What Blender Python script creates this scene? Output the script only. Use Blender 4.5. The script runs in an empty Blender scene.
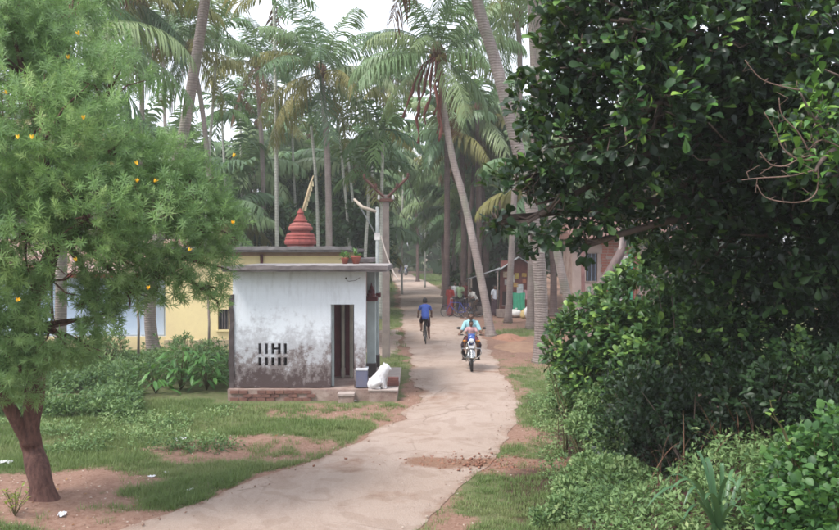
import bpy, bmesh, math, random
import numpy as np
from mathutils import Vector, Matrix, Euler
from mathutils.bvhtree import BVHTree
PI = math.pi
rnd = random.Random(7)
rng = np.random.default_rng(11)
scn = bpy.context.scene
COL = scn.collection

# ------------------------------------------------------------------ camera, sky, sun, exposure
F = 839.0; HC = 3.5; HORIZ = 250.0
cam = bpy.data.cameras.new('camera'); cam.lens = 36; cam.sensor_width = 36
cam.clip_start = 0.1; cam.clip_end = 4000
camo = bpy.data.objects.new('camera', cam); COL.objects.link(camo)
PITCH = math.atan(15 / F)
camo.location = (0, 0, HC); camo.rotation_euler = (PI / 2 - PITCH, 0, 0)
scn.camera = camo

SUN_EL, SUN_AZ = math.radians(58), math.radians(232)     # azimuth clockwise from +Y
world = bpy.data.worlds.new('World'); scn.world = world; world.use_nodes = True
wn, wl = world.node_tree.nodes, world.node_tree.links
for n in list(wn): wn.remove(n)
w_out = wn.new('ShaderNodeOutputWorld'); w_bg = wn.new('ShaderNodeBackground')
sky = wn.new('ShaderNodeTexSky'); sky.sky_type = 'NISHITA'; sky.sun_disc = False
sky.sun_elevation = SUN_EL; sky.sun_rotation = SUN_AZ
sky.air_density = 1.4; sky.dust_density = 4.0; sky.ozone_density = 1.0
hs = wn.new('ShaderNodeHueSaturation'); hs.inputs['Saturation'].default_value = 0.25; hs.inputs['Value'].default_value = 1.0
mixc = wn.new('ShaderNodeMix'); mixc.data_type = 'RGBA'
tc = wn.new('ShaderNodeTexCoord'); nz = wn.new('ShaderNodeTexNoise'); nz.inputs['Scale'].default_value = 2.2; nz.inputs['Detail'].default_value = 5
mr = wn.new('ShaderNodeMapRange'); mr.inputs[1].default_value = 0.35; mr.inputs[2].default_value = 0.7; mr.inputs[3].default_value = 0.55; mr.inputs[4].default_value = 0.95
wl.new(tc.outputs['Generated'], nz.inputs['Vector']); wl.new(nz.outputs[0], mr.inputs[0])
wl.new(sky.outputs[0], hs.inputs['Color'])
wl.new(mr.outputs[0], mixc.inputs[0]); wl.new(hs.outputs[0], mixc.inputs[6]); mixc.inputs[7].default_value = (5.9, 6.35, 7.2, 1)
wl.new(mixc.outputs[2], w_bg.inputs['Color']); w_bg.inputs['Strength'].default_value = 0.10
wl.new(w_bg.outputs[0], w_out.inputs['Surface'])

sun = bpy.data.lights.new('sun', 'SUN'); sun.energy = 1.5; sun.angle = math.radians(16); sun.color = (1.0, 0.96, 0.9)
suno = bpy.data.objects.new('sun', sun); COL.objects.link(suno)
sd = Vector((math.sin(SUN_AZ) * math.cos(SUN_EL), math.cos(SUN_AZ) * math.cos(SUN_EL), math.sin(SUN_EL)))
suno.rotation_euler = sd.to_track_quat('Z', 'Y').to_euler(); suno.location = (0, -10, 40)
scn.view_settings.view_transform = 'Standard'; scn.view_settings.look = 'None'
scn.view_settings.exposure = 1.6; scn.view_settings.gamma = 1
scn.render.engine = 'CYCLES'
scn.cycles.max_bounces = 6; scn.cycles.diffuse_bounces = 3; scn.cycles.glossy_bounces = 2
scn.cycles.transmission_bounces = 3; scn.cycles.volume_bounces = 1; scn.cycles.transparent_max_bounces = 6
scn.cycles.filter_width = 1.7
scn.cycles.use_denoising = True
HAZE_DENSITY = 0.0011

# ------------------------------------------------------------------ helpers
_cp, _sp = math.cos(PITCH), math.sin(PITCH)
def at(px, py, Y):
    u = (px - 419.5) / F; v = (265 - py) / F
    d = (u, _cp + v * _sp, -_sp + v * _cp); k = Y / d[1]
    return Vector((d[0] * k, Y, HC + d[2] * k))
def gp(px, py, z=0.0):
    p = at(px, py, 1.0); k = (z - HC) / (p.z - HC)
    return Vector((p.x * k, k, z))
def link(o, parent=None):
    COL.objects.link(o)
    if parent is not None: o.parent = parent
    return o
def tag(o, label=None, cat=None, group=None, kind=None):
    if label: o['label'] = label
    if cat: o['category'] = cat
    if group: o['group'] = group
    if kind: o['kind'] = kind
    return o
def thing(name, label, cat, loc=(0, 0, 0), rz=0, group=None):
    o = bpy.data.objects.new(name, None); o.empty_display_size = 0.2
    link(o); o.location = loc; o.rotation_euler = (0, 0, rz)
    return tag(o, label, cat, group)
def copy_tree(o, parent=None):
    c = o.copy(); COL.objects.link(c); c.parent = parent
    for ch in list(o.children): copy_tree(ch, c)
    return c

class MB:
    def __init__(s): s.v = []; s.f = []
    def add(s, vs, fs):
        b = len(s.v); s.v += [tuple(p) for p in vs]; s.f += [tuple(i + b for i in q) for q in fs]
    def box(s, lo, hi, M=None):
        x0, y0, z0 = lo; x1, y1, z1 = hi
        vs = [Vector(p) for p in ((x0, y0, z0), (x1, y0, z0), (x1, y1, z0), (x0, y1, z0), (x0, y0, z1), (x1, y0, z1), (x1, y1, z1), (x0, y1, z1))]
        if M is not None: vs = [M @ p for p in vs]
        s.add(vs, [(0, 3, 2, 1), (4, 5, 6, 7), (0, 1, 5, 4), (1, 2, 6, 5), (2, 3, 7, 6), (3, 0, 4, 7)])
    def tube(s, pts, rad, n=8, cap=True):
        pts = [Vector(p) for p in pts]
        if not hasattr(rad, '__len__'): rad = [rad] * len(pts)
        rings = []; prev = None
        for i, p in enumerate(pts):
            t = (pts[min(i + 1, len(pts) - 1)] - pts[max(i - 1, 0)])
            t = t.normalized() if t.length > 1e-9 else Vector((0, 0, 1))
            if prev is None:
                a = Vector((1, 0, 0)) if abs(t.x) < 0.9 else Vector((0, 1, 0))
                a = (a - t * a.dot(t)).normalized()
            else:
                a = prev - t * prev.dot(t); a = a.normalized() if a.length > 1e-6 else prev
            prev = a; b = t.cross(a)
            rings.append([p + (a * math.cos(2 * PI * k / n) + b * math.sin(2 * PI * k / n)) * rad[i] for k in range(n)])
        vs = [q for r in rings for q in r]; fs = []
        for i in range(len(pts) - 1):
            for k in range(n):
                k2 = (k + 1) % n; fs.append((i * n + k, i * n + k2, (i + 1) * n + k2, (i + 1) * n + k))
        if cap:
            fs.append(tuple(range(n - 1, -1, -1))); fs.append(tuple((len(pts) - 1) * n + k for k in range(n)))
        s.add(vs, fs)
    def lathe(s, prof, c=(0, 0, 0), n=16, M=None, rot=0):
        c = Vector(c); vs = []; fs = []
        for r, z in prof:
            for k in range(n):
                a = 2 * PI * k / n + rot; p = Vector((r * math.cos(a), r * math.sin(a), z))
                vs.append((M @ p if M is not None else p) + c)
        for i in range(len(prof) - 1):
            for k in range(n):
                k2 = (k + 1) % n; fs.append((i * n + k, i * n + k2, (i + 1) * n + k2, (i + 1) * n + k))
        fs.append(tuple(range(n - 1, -1, -1))); fs.append(tuple((len(prof) - 1) * n + k for k in range(n)))
        s.add(vs, fs)
    def ball(s, c, r, n=10, m=7):
        if not hasattr(r, '__len__'): r = (r, r, r)
        prof = [(max(1e-4, math.sin(PI * i / m)), -math.cos(PI * i / m)) for i in range(m + 1)]
        s.lathe(prof, c, n, Matrix.Diagonal(r))
    def torus(s, c, R, r, axis='X', n=28, m=6):
        vs = []; fs = []
        for i in range(n):
            a = 2 * PI * i / n
            for j in range(m):
                b = 2 * PI * j / m; q = (R + r * math.cos(b)); w = r * math.sin(b)
                p = {'X': (w, q * math.cos(a), q * math.sin(a)), 'Y': (q * math.cos(a), w, q * math.sin(a)), 'Z': (q * math.cos(a), q * math.sin(a), w)}[axis]
                vs.append(Vector(p) + Vector(c))
        for i in range(n):
            for j in range(m):
                i2 = (i + 1) % n; j2 = (j + 1) % m
                fs.append((i * m + j, i2 * m + j, i2 * m + j2, i * m + j2))
        s.add(vs, fs)
    def mesh(s, name, mat, smooth=False):
        me = bpy.data.meshes.new(name); me.from_pydata(s.v, [], s.f)
        if mat: me.materials.append(mat)
        if smooth: me.polygons.foreach_set('use_smooth', [True] * len(me.polygons))
        me.update(); return me
    def build(s, name, mat, parent=None, smooth=False):
        return link(bpy.data.objects.new(name, s.mesh(name, mat, smooth)), parent)

def bevel(o, w=0.01, seg=2):
    m = o.modifiers.new('bevel', 'BEVEL'); m.width = w; m.segments = seg; m.limit_method = 'ANGLE'; m.angle_limit = 0.6
    return o

def np_mesh(name, V, loops, totals, mat, smooth=False, tint=None):
    me = bpy.data.meshes.new(name)
    me.vertices.add(len(V)); me.vertices.foreach_set('co', np.ascontiguousarray(V, dtype=np.float32).ravel())
    me.loops.add(len(loops)); me.loops.foreach_set('vertex_index', np.ascontiguousarray(loops, dtype=np.int32))
    me.polygons.add(len(totals))
    starts = np.concatenate([[0], np.cumsum(totals)[:-1]]).astype(np.int32)
    me.polygons.foreach_set('loop_start', starts); me.polygons.foreach_set('loop_total', np.asarray(totals, dtype=np.int32))
    if smooth: me.polygons.foreach_set('use_smooth', np.ones(len(totals), dtype=bool))
    if tint is not None:
        at_ = me.attributes.new('tint', 'FLOAT', 'POINT'); at_.data.foreach_set('value', np.asarray(tint, dtype=np.float32))
    me.materials.append(mat); me.update(calc_edges=True); me.validate()
    return me
def scatter_mesh(name, tmpls, which, R, T, mat, tint, smooth=False):
    """tmpls: list of (verts, faces); R (m,3,3) rotation*scale; T (m,3)"""
    Vs = []; Ls = []; Ts = []; Ti = []; base = 0
    for ti, (tv, tf) in enumerate(tmpls):
        sel = np.where(which == ti)[0]
        if len(sel) == 0: continue
        tv = np.asarray(tv, dtype=np.float64)
        V = np.einsum('mij,nj->mni', R[sel], tv) + T[sel][:, None, :]
        lo = np.concatenate([np.asarray(f) for f in tf]); to = np.array([len(f) for f in tf])
        L = (lo[None, :] + (np.arange(len(sel)) * len(tv))[:, None]).ravel() + base
        Vs.append(V.reshape(-1, 3)); Ls.append(L); Ts.append(np.tile(to, len(sel))); Ti.append(np.repeat(tint[sel], len(tv)))
        base += len(sel) * len(tv)
    return np_mesh(name, np.concatenate(Vs), np.concatenate(Ls), np.concatenate(Ts), mat, smooth, np.concatenate(Ti))
def unit(a): return a / np.maximum(np.linalg.norm(a, axis=-1, keepdims=True), 1e-9)
def frames(fwd, up, scale):
    """matrices whose local +Y is fwd and local +Z close to up; scale (m,) or (m,3)"""
    y = unit(fwd); x = unit(np.cross(y, up)); z = np.cross(x, y)
    M = np.stack([x, y, z], axis=-1)
    sc = scale if scale.ndim == 2 else np.repeat(scale[:, None], 3, 1)
    return M * sc[:, None, :]
def rdir(m):
    return unit(rng.normal(size=(m, 3)))
def smooth01(x): x = np.clip(x, 0, 1); return x * x * (3 - 2 * x)

# ------------------------------------------------------------------ value noise (numpy) for masks
def vnoise(x, y, s=1.0, seed=0):
    x = np.asarray(x, dtype=np.float64) * s; y = np.asarray(y, dtype=np.float64) * s
    xi = np.floor(x).astype(np.int64); yi = np.floor(y).astype(np.int64); fx = x - xi; fy = y - yi
    fx = fx * fx * (3 - 2 * fx); fy = fy * fy * (3 - 2 * fy)
    def h(a, b):
        n = (a * 374761393 + b * 668265263 + seed * 974711) & 0x7fffffff
        n = ((n ^ (n >> 13)) * 1274126177) & 0x7fffffff
        return ((n ^ (n >> 16)) & 0xffff) / 65535.0
    return (h(xi, yi) * (1 - fx) + h(xi + 1, yi) * fx) * (1 - fy) + (h(xi, yi + 1) * (1 - fx) + h(xi + 1, yi + 1) * fx) * fy
def fbm(x, y, s=1.0, seed=0, o=4):
    t = 0; a = 0.5; tot = 0
    for i in range(o): t = t + a * vnoise(x, y, s * 2 ** i, seed + i * 17); tot += a; a *= 0.5
    return t / tot

# ------------------------------------------------------------------ materials
class NT:
    def __init__(s, name):
        s.m = bpy.data.materials.new(name); s.m.use_nodes = True; s.n = s.m.node_tree.nodes; s.l = s.m.node_tree.links
        s.b = s.n['Principled BSDF']; s.out = s.n['Material Output']
    def node(s, t, **k):
        x = s.n.new(t)
        for a, b in k.items():
            if a in x.inputs: x.inputs[a].default_value = b
            else: setattr(x, a, b)
        return x
    def noise(s, scale, detail=5, rough=0.6, vec=None, dist=0):
        x = s.n.new('ShaderNodeTexNoise'); x.inputs['Scale'].default_value = scale; x.inputs['Detail'].default_value = detail
        x.inputs['Roughness'].default_value = rough; x.inputs['Distortion'].default_value = dist
        s.l.new(vec if vec is not None else s.pos(), x.inputs['Vector']); return x.outputs[0]
    def pos(s):
        if not hasattr(s, '_p'): s._p = s.n.new('ShaderNodeTexCoord').outputs['Object']
        return s._p
    def mapv(s, scale=(1, 1, 1), vec=None):
        x = s.n.new('ShaderNodeMapping'); x.inputs['Scale'].default_value = scale; s.l.new(vec or s.pos(), x.inputs['Vector']); return x.outputs[0]
    def rng(s, fac, a, b, c=0.0, d=1.0):
        x = s.n.new('ShaderNodeMapRange'); x.inputs[1].default_value = a; x.inputs[2].default_value = b; x.inputs[3].default_value = c; x.inputs[4].default_value = d
        s.l.new(fac, x.inputs[0]); return x.outputs[0]
    def mix(s, fac, a, b, mode='MIX'):
        x = s.n.new('ShaderNodeMix'); x.data_type = 'RGBA'; x.blend_type = mode
        for v, i in ((fac, 0), (a, 6), (b, 7)):
            if hasattr(v, 'is_linked'): s.l.new(v, x.inputs[i])
            elif isinstance(v, (int, float)): x.inputs[i].default_value = v
            else: x.inputs[i].default_value = (*v, 1)
        return x.outputs[2]
    def math(s, op, a, b=0.0):
        x = s.n.new('ShaderNodeMath'); x.operation = op
        for v, i in ((a, 0), (b, 1)):
            if hasattr(v, 'is_linked'): s.l.new(v, x.inputs[i])
            else: x.inputs[i].default_value = v
        return x.outputs[0]
    def sep(s, i, vec=None):
        x = s.n.new('ShaderNodeSeparateXYZ'); s.l.new(vec or s.pos(), x.inputs[0]); return x.outputs[i]
    def color(s, c):
        if hasattr(c, 'is_linked'): s.l.new(c, s.b.inputs['Base Color'])
        else: s.b.inputs['Base Color'].default_value = (*c, 1)
    def bump(s, fac, st=0.3, dist=0.02):
        x = s.n.new('ShaderNodeBump'); x.inputs['Strength'].default_value = st; x.inputs['Distance'].default_value = dist
        s.l.new(fac, x.inputs['Height']); s.l.new(x.outputs[0], s.b.inputs['Normal'])
    def rough(s, r, spec=0.3): s.b.inputs['Roughness'].default_value = r; s.b.inputs['Specular IOR Level'].default_value = spec

def m_plain(name, c1, c2=None, scale=6, rough=0.75, spec=0.25, bump=0.2, bdist=0.01, metal=0.0):
    t = NT(name); c2 = c2 or tuple(x * 0.72 for x in c1)
    nf = t.noise(scale); t.color(t.mix(t.rng(nf, 0.3, 0.7), c1, c2)); t.rough(rough, spec)
    t.b.inputs['Metallic'].default_value = metal
    if bump: t.bump(t.noise(scale * 5), bump, bdist)
    return t.m
def m_leaf(name, cols, attr=True, rough=0.5, spec=0.3, trans=0.3, tcol=None):
    """cols: 3 colours for tint 0, .5, 1"""
    t = NT(name)
    if attr: a = t.n.new('ShaderNodeAttribute'); a.attribute_name = 'tint'; fac = a.outputs['Fac']
    else: fac = t.n.new('ShaderNodeObjectInfo').outputs['Random']
    r = t.n.new('ShaderNodeValToRGB'); r.color_ramp.elements[0].color = (*cols[0], 1); r.color_ramp.elements[1].color = (*cols[-1], 1)
    for i, c in enumerate(cols[1:-1]):
        e = r.color_ramp.elements.new((i + 1) / (len(cols) - 1)); e.color = (*c, 1)
    t.l.new(fac, r.inputs[0]); t.color(r.outputs[0]); t.rough(rough, spec)
    tr = t.n.new('ShaderNodeBsdfTranslucent'); mx = t.n.new('ShaderNodeMixShader'); mx.inputs[0].default_value = trans
    tc_ = t.mix(0.5, r.outputs[0], tcol or (0.16, 0.24, 0.04)); t.l.new(tc_, tr.inputs['Color'])
    t.l.new(t.b.outputs[0], mx.inputs[1]); t.l.new(tr.outputs[0], mx.inputs[2]); t.l.new(mx.outputs[0], t.out.inputs['Surface'])
    return t.m
def m_bark(name, c1, c2, ring=0.0, moss=None, furrow=3):
    t = NT(name); n1 = t.noise(3, 6, 0.7, t.mapv((furrow, furrow, furrow / 3.5))); col = t.mix(t.rng(n1, 0.3, 0.7), c1, c2)
    h = n1
    if ring:
        w = t.n.new('ShaderNodeTexWave'); w.wave_type = 'BANDS'; w.bands_direction = 'Z'; w.inputs['Scale'].default_value = ring
        w.inputs['Distortion'].default_value = 3; w.inputs['Detail'].default_value = 2; t.l.new(t.pos(), w.inputs['Vector'])
        col = t.mix(t.rng(w.outputs['Fac'], 0.0, 0.35, 0.42, 0), col, tuple(x * 0.6 for x in c2)); h = t.math('ADD', n1, w.outputs['Fac'])
    pl = t.noise(1.1, 4, 0.6); col = t.mix(t.rng(pl, 0.5, 0.72, 0, 0.7), col, tuple(min(1, x * 1.35) for x in c1))
    if moss: col = t.mix(t.rng(t.noise(0.9, 3), 0.5, 0.65, 0, 0.6), col, moss)
    t.color(col); t.rough(0.9, 0.15); t.bump(h, 0.45 if furrow == 3 else 1.0, 0.02 if furrow == 3 else .04); return t.m

# ------------------------------------------------------------------ road outline (edges per image row, turned into metres)
ROADPX = [(530, 122, 418), (505, 200, 446), (480, 262, 470), (460, 318, 492), (440, 362, 508), (420, 396, 516), (400, 420, 517), (385, 412, 512),
          (370, 411, 501), (355, 408, 493), (340, 405, 486), (325, 403, 470), (312, 402, 454), (300, 400, 448), (290, 399, 441), (282, 394, 428),
          (276, 388, 414), (270, 380, 403), (264, 376, 391)]
_ry = []; _rl = []; _rr = []
for Yb, l, r in ((-12, -24, -14), (0, -12.5, -7), (6, -7.2, -3.0)): _ry.append(Yb); _rl.append(l); _rr.append(r)
for py, l, r in ROADPX:
    a, b = gp(l, py), gp(r, py); _ry.append(a.y); _rl.append(a.x); _rr.append(b.x)
_ry.append(400); _rl.append(-40); _rr.append(-32)
_ry = np.array(_ry); _rl = np.array(_rl); _rr = np.array(_rr)
def road_L(y): return np.interp(y, _ry, _rl)
def road_R(y): return np.interp(y, _ry, _rr)
def road_dist(x, y): return np.maximum(road_L(y) - x, x - road_R(y))
def bank(x, y):
    b = 1.25 * smooth01((x - 1.3) / 1.9) * smooth01((12.5 - y) / 4.5)
    b = b + 0.35 * smooth01((x - 2.2 - 0.02 * y) / 2.5) * smooth01((24 - y) / 8)
    return b
def height(x, y):
    x = np.asarray(x, dtype=float); y = np.asarray(y, dtype=float)
    d = road_dist(x, y); w = smooth01(d / 0.7)
    flat = 1 - smooth01((4.2 - np.hypot(np.maximum(np.abs(x + 2.6) - 2.3, 0), np.maximum(np.abs(y - 21.6) - 3, 0))) / 1) * 1.0
    n = (fbm(x, y, 1.6, 3, 3) - 0.45) * 0.10 + (fbm(x, y, 0.35, 8, 2) - 0.5) * 0.16
    near = np.where(np.hypot(np.maximum(np.abs(x + 2.6) - 2.3, 0), np.maximum(np.abs(y - 21.6) - 2.6, 0)) < 0.6, 0.0, 1.0)
    return bank(x, y) + n * w * near - 0.03 * smooth01((-d - 0.10) / 0.2)
def hz(x, y): return float(height(np.array([x]), np.array([y]))[0])
def blob(x, y, px, py, rx, ry, seed=0, rough=0.5):
    c = gp(px, py); d = np.hypot((x - c.x) / rx, (y - c.y) / ry) + (fbm(x, y, 1.3, seed, 3) - 0.5) * rough * 2
    return smooth01((1.35 - d) / 0.75)
def dirt_mask(x, y):
    x = np.asarray(x, dtype=float); y = np.asarray(y, dtype=float)
    m = np.zeros_like(x)
    d = road_dist(x, y)
    m = np.maximum(m, smooth01((0.38 + 0.5 * (fbm(x, y, 0.7, 21, 3) - 0.5) * 2.2 - d) / 0.28) * np.where(x < 0, 1.0, 0.65))
    for k, (px, py, rx, ry, w) in enumerate([(50, 483, 1.5, .75, 1), (10, 505, 1.6, .8, 1), (262, 447, 1.9, .85, .9), (215, 452, 1.2, .7, .9), (120, 522, 2.2, .45, 1), (340, 412, 1.6, .9, .8), (345, 418, 2.0, .5, .8), (300, 408, 2.2, .5, .6), (20, 440, 1, .5, .4),
            (432, 524, .5, .5, 1), (470, 503, .2, .3, .4), (525, 463, 1.1, .28, 1), (500, 462, .8, .25, 1), (500, 470, .5, .3, 1), (455, 430, .5, .5, .4),
            (505, 340, 3.2, 7, 1), (545, 325, 7, 9, 1), (560, 350, 3, 5, 1), (470, 318, 4, 9, 1), (530, 372, 1.1, 1.1, .35),
            (700, 440, 4.0, 3.2, 1), (400, 343, .9, 3, .8), (395, 300, 1.2, 6, .3)]):
        m = np.maximum(m, w * blob(x, y, px, py, rx, ry, 30 + k))
    wood = smooth01((y - 44) / 8) * smooth01((np.abs(x + 0.6) - 1.6) / 2.0 + 0.1)
    g1 = blob(x, y, 435, 278, 4.5, 16, 77); g2 = blob(x, y, 397, 318, 1.0, 7, 78); g3 = blob(x, y, 522, 333, 1.6, 1.6, 79, .3); g4 = blob(x, y, 402, 372, .5, 1.7, 80)
    m = np.maximum(m, 0.75 * wood)
    m = m * (1 - g1) * (1 - g2) * (1 - .8 * g3) * (1 - g4)
    return np.clip(m, 0, 1)

def axis_pts(segs):
    out = []
    for a, b, s in segs: out += list(np.arange(a, b, s))
    out.append(segs[-1][1]); return np.array(out)
GX = axis_pts([(-900, -120, 90), (-120, -30, 8), (-30, -9, .7), (-9, 6.5, .11), (6.5, 30, .7), (30, 120, 8), (120, 900, 90)])
GY = axis_pts([(-400, -40, 60), (-40, 5, 2.5), (5, 30, .13), (30, 62, .4), (62, 200, 3), (200, 1500, 100)])
gx, gy = np.meshgrid(GX, GY); H = height(gx, gy)
V = np.stack([gx, gy, H], -1).reshape(-1, 3); nx, ny = len(GX), len(GY)
ii = (np.arange(ny - 1)[:, None] * nx + np.arange(nx - 1)[None, :]).ravel()
loops = np.stack([ii, ii + 1, ii + nx + 1, ii + nx], -1).ravel()
t = NT('ground_soil_and_turf')
a = t.n.new('ShaderNodeAttribute'); a.attribute_name = 'tint'
big = t.noise(0.5, 5); fine = t.noise(14, 6, 0.75); mid = t.noise(3.5, 5, 0.65)
grass = t.mix(t.rng(mid, 0.35, 0.65), (0.09, 0.12, 0.045), (0.15, 0.15, 0.08))
grass = t.mix(t.rng(fine, 0.45, 0.7, 0, 0.5), grass, (0.17, 0.13, 0.075))
dirt = t.mix(t.rng(mid, 0.3, 0.7), (0.15, 0.07, 0.05), (0.24, 0.135, 0.10))
dirt = t.mix(t.rng(fine, 0.3, 0.75), dirt, (0.30, 0.20, 0.155))
deb = t.noise(38, 3, 0.8); dirt = t.mix(t.rng(deb, 0.62, 0.7, 0, 0.8), dirt, (0.10, 0.05, 0.035))
fac = t.rng(t.math('ADD', a.outputs['Fac'], t.math('MULTIPLY', t.math('ADD', t.math('SUBTRACT', fine, 0.5), t.math('MULTIPLY', t.math('SUBTRACT', mid, 0.5), 1.2)), 1.1)), 0.3, 0.7)
hn = t.n.new('ShaderNodeAttribute'); hn.attribute_name = 'thicket_shade'  # mask for the thicket's shadow, painted into the soil colour as a dark tone
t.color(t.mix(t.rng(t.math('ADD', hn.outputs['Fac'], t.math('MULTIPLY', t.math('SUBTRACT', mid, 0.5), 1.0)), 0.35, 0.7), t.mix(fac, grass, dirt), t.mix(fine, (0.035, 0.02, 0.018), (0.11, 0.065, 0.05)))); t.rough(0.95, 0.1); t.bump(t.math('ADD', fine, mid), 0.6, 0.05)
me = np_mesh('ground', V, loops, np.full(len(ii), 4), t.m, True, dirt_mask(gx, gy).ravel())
hu = (smooth01((gx - .9) / .7) * smooth01((15 - gy) / 3.0) * smooth01((gy - 4) / 2)).ravel() * .95  # painted shade over the bank and under the right-hand bushes
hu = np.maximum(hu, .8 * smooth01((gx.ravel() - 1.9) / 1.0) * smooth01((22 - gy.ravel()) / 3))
hat = me.attributes.new('thicket_shade', 'FLOAT', 'POINT'); hat.data.foreach_set('value', hu.astype(np.float32))
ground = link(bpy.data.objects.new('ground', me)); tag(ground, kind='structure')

# road sheet
t = NT('worn_dusty_road')
n1 = t.noise(0.45, 5, 0.6); n2 = t.noise(2.2, 6, 0.7); n3 = t.noise(22, 5, 0.8); n4 = t.noise(0.8, 5, 0.65, t.mapv((1, 0.35, 1)))
c = t.mix(t.rng(n1, 0.3, 0.7), (0.355, 0.262, 0.21), (0.43, 0.335, 0.285))
c = t.mix(t.rng(n4, 0.52, 0.72, 0, 0.65), c, (0.22, 0.14, 0.105))
c = t.mix(t.rng(n2, 0.55, 0.75, 0, 0.5), c, (0.20, 0.12, 0.09))
c = t.mix(t.rng(n3, 0.35, 0.7, 0, 0.35), c, (0.44, 0.37, 0.33))
a = t.n.new('ShaderNodeAttribute'); a.attribute_name = 'tint'
c = t.mix(t.rng(t.math('ADD', a.outputs['Fac'], t.math('MULTIPLY', t.math('SUBTRACT', n2, 0.5), 1.2)), 0.35, 0.8), c, (0.25, 0.145, 0.10))
vo = t.n.new('ShaderNodeTexVoronoi'); vo.inputs['Scale'].default_value = 26; t.l.new(t.pos(), vo.inputs['Vector'])
c = t.mix(t.rng(vo.outputs['Distance'], .28, .12, 0, .35), c, (0.52, 0.45, 0.40)); ck = t.n.new('ShaderNodeTexVoronoi'); ck.feature = 'DISTANCE_TO_EDGE'; ck.inputs['Scale'].default_value = .75; wv = t.mix(.12, t.pos(), t.noise(2.5, 4)); t.l.new(wv, ck.inputs['Vector']); c = t.mix(t.math('MULTIPLY', t.rng(ck.outputs['Distance'], .016, .004), t.rng(n1, .5, .6, 0, .45)), c, (0.15, 0.10, 0.075)); pa = t.noise(1.3, 3, .4, None, 1.5); c = t.mix(t.rng(pa, .56, .60, 0, .3), c, (0.25, 0.17, 0.13)); n5 = t.noise(55, 3, .8); c = t.mix(t.rng(n5, .58, .7, 0, .5), c, (0.15, 0.095, 0.075))
t.color(c); t.rough(0.93, 0.12); t.bump(t.math('ADD', t.math('ADD', n3, n2), t.math('MULTIPLY', n5, .5)), 0.8, 0.04); ROADM = t.m
ys = axis_pts([(-12, 8, .5), (8, 30, .08), (30, 70, .25), (70, 330, 3)])
nu = 26; us = np.linspace(0, 1, nu)
L = road_L(ys) + (fbm(ys, ys * 0 + 3.3, 1.1, 5, 5) - .5) * .75 * np.clip(ys / 20, .5, 1.2); R = road_R(ys) + (fbm(ys, ys * 0 + 9.3, 1.0, 6, 5) - .5) * .55 * np.clip(ys / 20, .5, 1.2)
X = L[:, None] * (1 - us) + R[:, None] * us; Yg = np.repeat(ys[:, None], nu, 1)
edge = np.minimum(us, 1 - us)[None, :] * (R - L)[:, None]
Z = 0.008 + 0.03 * smooth01(edge / 1.2) + (fbm(X, Yg, 1.2, 9, 3) - .5) * .025 * smooth01(edge / .5)
soil = np.zeros_like(X)
for k, (px, py, rx, ry, w) in enumerate([(485, 463, 1.3, .3, 1), (350, 470, .5, .5, .5), (380, 500, .6, .4, .45), (445, 400, .5, 1.0, .5), (440, 466, .6, .25, .8), (412, 392, .5, .5, .85), (490, 372, .8, .15, .6), (425, 322, 1.2, 3, .45), (420, 300, 1.4, 6, .4), (430, 440, .9, .5, .35), (300, 500, 1.5, .5, .25)]):
    soil = np.maximum(soil, w * blob(X, Yg, px, py, rx, ry, 50 + k))
soil = np.maximum(soil, 0.5 * (1 - smooth01(edge / 0.35)))
ny2 = len(ys); ii = (np.arange(ny2 - 1)[:, None] * nu + np.arange(nu - 1)[None, :]).ravel()
loops = np.stack([ii, ii + 1, ii + nu + 1, ii + nu], -1).ravel()
road = link(bpy.data.objects.new('road', np_mesh('road', np.stack([X, Yg, Z], -1).reshape(-1, 3), loops, np.full(len(ii), 4), ROADM, True, soil.ravel())))
tag(road, kind='structure')
# side lane that leaves the road past the shrine
def sheet(name, x0, x1, y0, y1, z, mat, soilv=0.0, seed=0, nx=40, ny=40):
    u = np.linspace(0, 1, nx); v = np.linspace(0, 1, ny); Xs, Ys = np.meshgrid(x0 + (x1 - x0) * u, y0 + (y1 - y0) * v)
    e = np.minimum(np.minimum(u[None, :], 1 - u[None, :]) * (x1 - x0), np.minimum(v[:, None], 1 - v[:, None]) * (y1 - y0))
    Zs = z - 0.09 * (1 - smooth01((e + (fbm(Xs, Ys, .9, seed, 3) - .5) * 1.2) / 0.7))
    i2 = (np.arange(ny - 1)[:, None] * nx + np.arange(nx - 1)[None, :]).ravel()
    lo = np.stack([i2, i2 + 1, i2 + nx + 1, i2 + nx], -1).ravel()
    o = link(bpy.data.objects.new(name, np_mesh(name, np.stack([Xs, Ys, Zs], -1).reshape(-1, 3), lo, np.full(len(i2), 4), mat, True, np.full(nx * ny, soilv))))
    return tag(o, kind='structure')
sheet('side_lane', -2.6, -0.3, 27.6, 37.5, 0.03, ROADM, 0.1, 4)

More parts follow.
